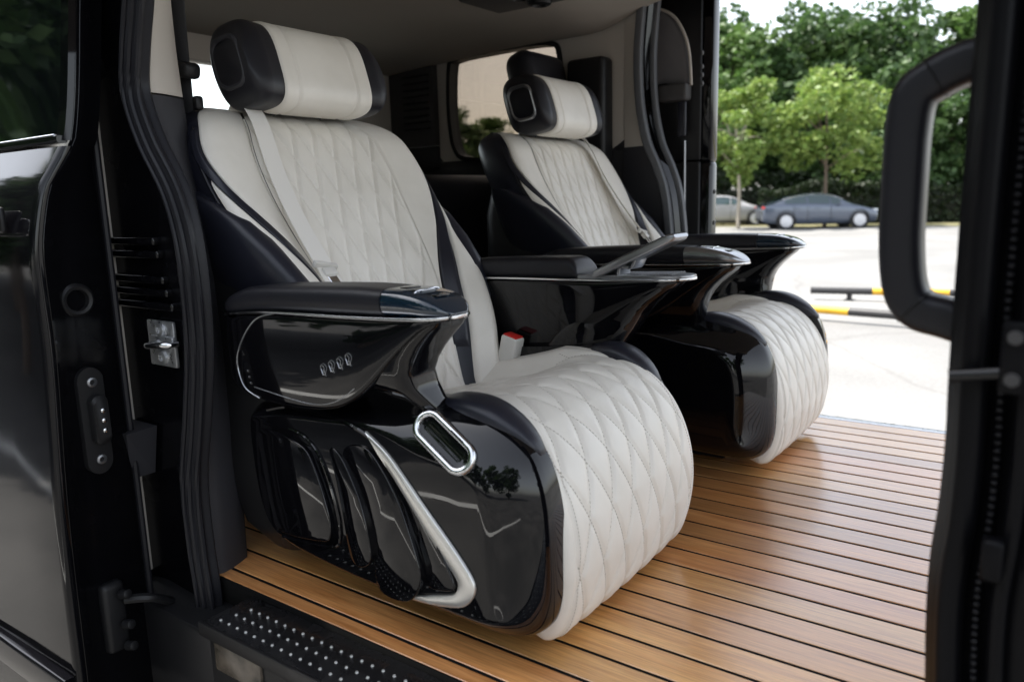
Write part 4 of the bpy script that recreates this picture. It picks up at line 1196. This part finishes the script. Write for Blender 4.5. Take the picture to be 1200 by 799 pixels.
            def res(P):
                d = [0]
                for a_ in range(1, len(P)): d.append(d[-1]+math.hypot(P[a_][0]-P[a_-1][0], P[a_][1]-P[a_-1][1]))
                t_ = np.linspace(0, d[-1], N_); return list(zip(np.interp(t_, d, [x[0] for x in P]), np.interp(t_, d, [x[1] for x in P])))
            sa_, sb_ = res(sa_), res(sb_); vs = []
            for (xa, za), (xb, zb_) in zip(sa_, sb_):
                for t_, hh in ((0, -.006), (0, .0042), (.05, .0056), (.5, .0058), (.95, .0056), (1, .0042), (1, -.006)):
                    x_, z_ = xa+(xb-xa)*t_, za+(zb_-za)*t_; vs.append((x_, sd*(yof(x_, z_)+hh), z_))
            mesh('silver_sweep', vs, grid_faces(7, N_), SILVER, root, sharp=60)
            for pts, hh, bv in [
                ([(-.312, .345), (-.187, .335), (-.149, .298), (-.116, .216), (-.115, .174), (-.144, .160), (-.269, .146), (-.292, .178), (-.312, .283)], .012, .010),
                ([(-.103, .340), (-.070, .321), (-.028, .254), (-.007, .178), (-.010, .148), (-.039, .133), (-.058, .149), (-.072, .223), (-.087, .292)], .010, .008),
                ([(-.063, .337), (-.018, .359), (.020, .342), (.072, .275), (.112, .179), (.116, .141), (.084, .100), (.018, .098), (.010, .150), (-.022, .254)], .013, .009),
                ([(.097, .297), (.125, .262), (.165, .200), (.190, .160), (.184, .148), (.135, .138), (.136, .166), (.113, .233)], .004, .003)]:
                x0_, x1_ = min(a for a, b in pts), max(a for a, b in pts)
                plate('louvre', inset2d(V(pts), -.008), lambda x, z, x0_=x0_, x1_=x1_: .363+.012*(x-x0_)/(x1_-x0_), sd, hh*.5, .0022, PIANO, root, -.03)
            for pts, r_ in (([(-.30, .392), (-.241, .404), (-.119, .408), (-.023, .397), (.035, .367), (.082, .324), (.125, .268)], .005), ([(-.30, .368), (-.19, .362), (-.135, .325), (-.10, .24), (-.093, .165), (-.13, .142), (-.27, .128)], .0035)):
                tube('louvre_frame', [Vector((x_, sd*(yof(x_, z_)+.001), z_)) for x_, z_ in [(p.x, p.y) for p in cr([(a, b, 0) for a, b in pts], 6)]], r_, PIANO, root, 8)
            # oval ring on the sloping shoulder of the shell
            dv = Vector((.110, 0, -.069)).normalized(); c = Vector((.172, sd*.345, .394))
            hit = bvh.find_nearest(c); nn_ = hit[1]
            if nn_.y*sd < 0: nn_ = -nn_
            nv_ = (nn_-dv*nn_.dot(dv)).normalized(); wv = nv_.cross(dv); nv_ = (nv_+Vector((0, sd, 0))*.10-dv*.0).normalized(); nv_ = (nv_-dv*nv_.dot(dv)).normalized(); dv = (dv+nv_*.10).normalized(); nv_ = (nv_-dv*nv_.dot(dv)).normalized(); wv = nv_.cross(dv); c = hit[0]+nv_*.008
            def stad(L_, r_): return [(math.copysign(L_, math.cos(t))+r_*math.cos(t), r_*math.sin(t)) for t in np.linspace(R_(3), R_(363), 40, endpoint=False)]
            rings = [[c+dv*a+wv*b+nv_*hh for a, b in stad(.041, r_)] for r_, hh in ((.0300, -.03), (.0300, .003), (.027, .006), (.0200, .006), (.0175, .003), (.0175, -.006))]
            rg = rings_mesh('recline_ring', rings, CHROME, root, False, False, sharp=60)
            rings = [[c+dv*a+wv*b+nv_*hh for a, b in stad(.041, r_)] for r_, hh in ((.0178, .000), (.014, -.001), (.004, -.0015))]
            rings_mesh('ring_pad', rings, PIANO, rg, False, True)
            tube('ring_mark', [c+dv*.0-wv*sd*.0236+nv_*.0060, c+dv*.032-wv*sd*.0236+nv_*.0060], .0013, PLASTIC, rg, 6)
        # ---- thigh pad (black leather) between shell and cushion
        rings = []
        for t in np.linspace(0, 1, 17):
            x = .085+(.235 if not (tablet and sd > 0) else .19)*t; s = math.sin(math.pi*min(1, max(.02, .02+.96*t)))**.55
            zc = smooth_tab([(0, .435), (.3, .440), (.6, .430), (.85, .408), (1, .385)], t); L = []
            for a in range(20):
                g_ = 2*math.pi*a/20; ca, sa = math.cos(g_), math.sin(g_)
                L.append(Vector((x, sd*(.275+.040*s*math.copysign(abs(ca)**.8, ca)), zc+.030*s*math.copysign(abs(sa)**.8, sa))))
            rings.append(L)
        rings_mesh('thigh_pad', rings, BLUEL, root, True, True, sharp=70)
        # ---- armrest: pod, chrome line, leather pad, control cap (lofts along x)
        AY = .337
        zt = [(-.40, .592), (-.385, .609), (-.355, .627), (-.30, .645), (-.2, .652), (0, .659), (.09, .658), (.14, .656), (.18, .649), (.21, .638), (.235, .620)]
        zc_ = [(-.40, .585), (-.30, .596), (-.2, .602), (0, .606), (.1, .609), (.235, .615)]
        zb = [(-.395, .52), (-.385, .48), (-.365, .452), (-.32, .428), (-.25, .420), (-.15, .420), (-.06, .432), (0, .455), (.05, .488), (.1, .531), (.15, .572), (.19, .598), (.235, .613)]
        def loft(name, xs, lo, hi, hw, mat, rad=.35, par=root, hwf=None):
            rings = []
            for x in xs:
                a, b = lo(x), hi(x); h2 = max(.0015, (b-a)/2); w_ = hwf(x) if hwf else hw
                pr = rrect(w_, h2, min(w_, h2)*rad, 4)
                xx = k(x)
                rings.append([Vector((xx, sd*(AY+p), (a+b)/2+q_)) for p, q_ in pr])
            return rings_mesh(name, rings, mat, par, True, True, sharp=55)
        ft = lambda x: smooth_tab(zt, x); fc = lambda x: smooth_tab(zc_, x); fb = lambda x: smooth_tab(zb, x)
        tipw = lambda x: .054*math.sqrt(max(.03, 1-max(0, (x-.175)/.062)**2))*math.sqrt(max(.05, 1-max(0, (-.35-x)/.052)**2))
        pod = loft('armrest_pod', np.linspace(-.395, .232, 50), fb, lambda x: fc(x)-.002, .054, PIANO, .22, root, tipw)
        loft('chrome_line', np.linspace(-.38, .236, 50), lambda x: fc(x)-.0022, lambda x: fc(x)+.0028, .056, CHROME, .5, pod, lambda x: tipw(x)+.0022)
        padend = lambda x0: (lambda x: fc(x)+.003+(ft(x)-fc(x)-.003)*math.sqrt(max(.02, 1-max(0, (x-x0+.03)/.031)**2)))
        if sd < 0 or not tablet:
            loft('armrest_pad', np.linspace(-.398, .088, 40), lambda x: fc(x)+.002, ft, .052, BLACKL, .85, root, lambda x: tipw(x)-.001)
            cm_ = SMOKE if (tablet or sd > 0) else GREYM
            cap = loft('control_cap', np.linspace(.091, .233, 26), lambda x: fc(x)+.003, ft, .052, cm_, .85, root, lambda x: tipw(x)-.001)
            for x in (.115, .150, .185):
                box('touch_key', (k(x), sd*AY, ft(x)+.0003), (.018, .034, .0025), GREYM if x == .15 else PIANO, cap, .001)
            tube('cap_trim', cr([(k(.150), sd*(AY-.050), ft(.150)-.012), (k(.152), sd*(AY-.03), ft(.15)+.001), (k(.155), sd*AY, ft(.155)+.0015), (k(.158), sd*(AY+.03), ft(.155)+.001), (k(.160), sd*(AY+.050), ft(.155)-.012)], 5), .0012, CHROME, cap, 6)
        else:
            loft('armrest_pad', list(np.linspace(-.398, -.015, 30))+list(np.linspace(-.01, .02, 10)), lambda x: fc(x)+.002, padend(.02), .052, BLACKL, .85, root, lambda x: tipw(x)-.001)
            tray = loft('armrest_tray', np.linspace(.022, .233, 26), lambda x: fc(x)+.003, lambda x: fc(x)+.012-.004*max(0, (x-.15)/.08), .052, GREYM, .5, root, lambda x: tipw(x)-.001)
            bm = bmesh.new()
            for a in range(18):
                for b in range(8):
                    x = .10+a*.0065; yy = AY-.035+b*.01
                    if x < .21: add_box(bm, (k(x), sd*yy, fc(x)+.0115), (.0035, .006, .004), .0008, 1)
            o = bm_obj('tray_grip', bm, MESHG, tray); o['kind'] = 'stuff'
        # bright outline at the back of the pod
        yo = sd*(AY+.0545)
        tube('pod_trim', cr([(k(-.205), yo, fc(-.2)-.001), (-.265, yo, .586), (-.312, yo, .545), (-.338, yo, .497), (-.322, yo, .446), (-.275, yo, .427)], 6), .0014, GREYM, pod, 6)
        tube('pod_trim', cr([(-.29, yo-sd*.001, .448), (-.15, yo-sd*.001, .436), (-.085, yo-sd*.001, .440), (-.04, yo-sd*.001, .455), (0.0, yo-sd*.001, .480)], 6), .0012, GREYM, pod, 6)
        # four small script-like emblems
        for e in range(4):
            cx = -.006+.0225*e; cz = .527+.0085*e; ye = sd*(AY+.0555)
            pts = [(cx+.0075*math.cos(t)*(1+.25*math.sin(3*t)), ye, cz+.0105*math.sin(t)) for t in np.linspace(0, 2*math.pi, 15)]
            em = tube('emblem', [Vector((p[0]-.07, p[1], p[2]-.02)) for p in pts], .0011, GREYM, pod, 5)
            tube('emblem_stroke', [Vector((cx-.07-.004, ye, cz-.02-.011)), Vector((cx-.07+.002, ye, cz-.02+.002)), Vector((cx-.07-.003, ye, cz-.02+.007))], .0011, GREYM, em, 5)
            tube('emblem_stroke', [Vector((cx-.07+.006, ye, cz-.02-.012)), Vector((cx-.07, ye, cz-.02-.001))], .0011, GREYM, em, 5)
    # ---------------- folding phone stand on the left tray
    if tablet:
        yy = .315
        a = Vector((.10, yy, .618)); b = Vector((.305, yy, .712)); d = (b-a).normalized(); nn = Vector((-d.z, 0, d.x))
        rings = []
        for t, s_ in ((0, .3), (.015, .75), (.05, 1), (.5, 1), (.93, 1), (.97, .85), (1, .4)):
            p = a.lerp(b, t); rings.append([p+Vector((0, q_, 0))+nn*r_*s_ for q_, r_ in rrect(.042*(.8+.2*s_), .0095, .006, 3)])
        ts_ = rings_mesh('phone_stand', rings, GREYM, root, True, True, sharp=50)
        rings = []
        for t in (.08, .9):
            p = a.lerp(b, t)+nn*.0098; rings.append([p+Vector((0, q_, 0))+nn*r_ for q_, r_ in rrect(.036, .0012, .001, 2)])
        rings_mesh('stand_screen', rings, SMOKE, ts_, True, True)
        sweep('stand_leg', cr([a.lerp(b, .50)-nn*.008, a.lerp(b, .42)-nn*.02, Vector((.168, yy, .64)), Vector((.162, yy, .618))], 5), rrect(.028, .004, .003, 2), Vector((1, 0, .2)).normalized(), GREYM, ts_)
    # ---------------- belt
    bs = belt_side
    tt = [(.98, 3.2, .012), (.93, 3.0, .012), (.86, 2.9, .013), (.78, 2.8, .014), (.70, 2.65, .018), (.64, 2.5, .022), (.58, 2.4, .020)]
    pts = [Vector((-.60, bs*.16, 1.00)), Vector((-.575, bs*.163, 1.030)), Vector((-.535, bs*.166, 1.028))]
    tgt = [(-.490, .172, .980), (-.440, .180, .880), (-.375, .187, .780), (-.300, .190, .685), (-.235, .195, .610), (-.19, .205, .555)]
    pts += [Vector((x, bs*y, z)) for x, y, z in tgt]
    path = cr(pts, 6)
    ups = []
    T = frames(path)
    for t_ in T: ups.append(t_.cross(Vector((0, 1, 0))).normalized()*-1+Vector((0, -.55 if bs > 0 else 0, 0)))
    belt = sweep('seat_belt', path, rrect(.023, .0011, .0009, 1), ups, STRAP, root)
    p = Vector((-.288, bs*.190, .672))
    tn = box('belt_tongue', p+Vector((0, 0, 0)), (.012, .064, .016), BUCKLE, belt, .004, 2, Matrix.Rotation(-.2, 3, 'X') @ Matrix.Rotation(.6, 3, 'Y'))
    box('tongue_blade', p+Vector((.028, 0, -.032)), (.004, .024, .05), CHROME, tn, .001, 1, Matrix.Rotation(-.75, 3, 'Y'))
    box('tongue_block', p+Vector((.012, 0, -.014)), (.014, .034, .022), BUCKLE, tn, .004, 2, Matrix.Rotation(-.75, 3, 'Y'))
    # ---------------- buckle receiver at the inner hip
    rot = Matrix.Rotation(.25, 3, 'Y')
    bk = box('buckle', (-.125, -bs*.250, .418), (.048, .040, .092), BUCKLE, root, .006, 3, rot)
    box('buckle_button', Vector((-.125, -bs*.250, .418))+rot @ Vector((0, 0, .0465)), (.040, .032, .006), RED, bk, .002, 2, rot)
    return root

make_seat((-1.0, 1.295, 0), 'cream and black captain seat beside the studded step, belt over its door side', -.085, .28, -1, True, -1)
make_seat((-.975, 2.385, 0), 'cream and black captain seat beside the far door opening, behind the other seat', .15, .05, 1, False, 1)

# ------------------------------------------------------------------ third-row seat behind
rs = empty('rear_seat', (-1.82, 2.42, 0)); tag(rs, 'black third-row seat behind the far captain seat, only its headrest showing', 'seat')
DK = BLACKL
def rounded(name, c, s, mat, par, bev, rot=None): return box(name, c, s, mat, par, bev, 5, rot)
rt = Matrix.Rotation(-.22, 3, 'Y')
rounded('seat_cushion', (.05, 0, .30), (.52, .62, .20), DK, rs, .05)
rounded('backrest', (-.10, 0, .60), (.15, .60, .60), DK, rs, .05, rt)
hr3 = rounded('headrest', (.06, .25, 1.235), (.13, .30, .26), DK, rs, .055, rt)
for dy in (-.06, .06): tube('headrest_post', [Vector((-.02, .25+dy, 1.0)), Vector((.04, .25+dy, 1.16))], .007, CHROME, hr3, 8)
for dx in (-.15, .22):
    for dy in (-.25, .25): box('leg', (dx, dy, .10), (.05, .04, .20), PLASTIC, rs, .005)
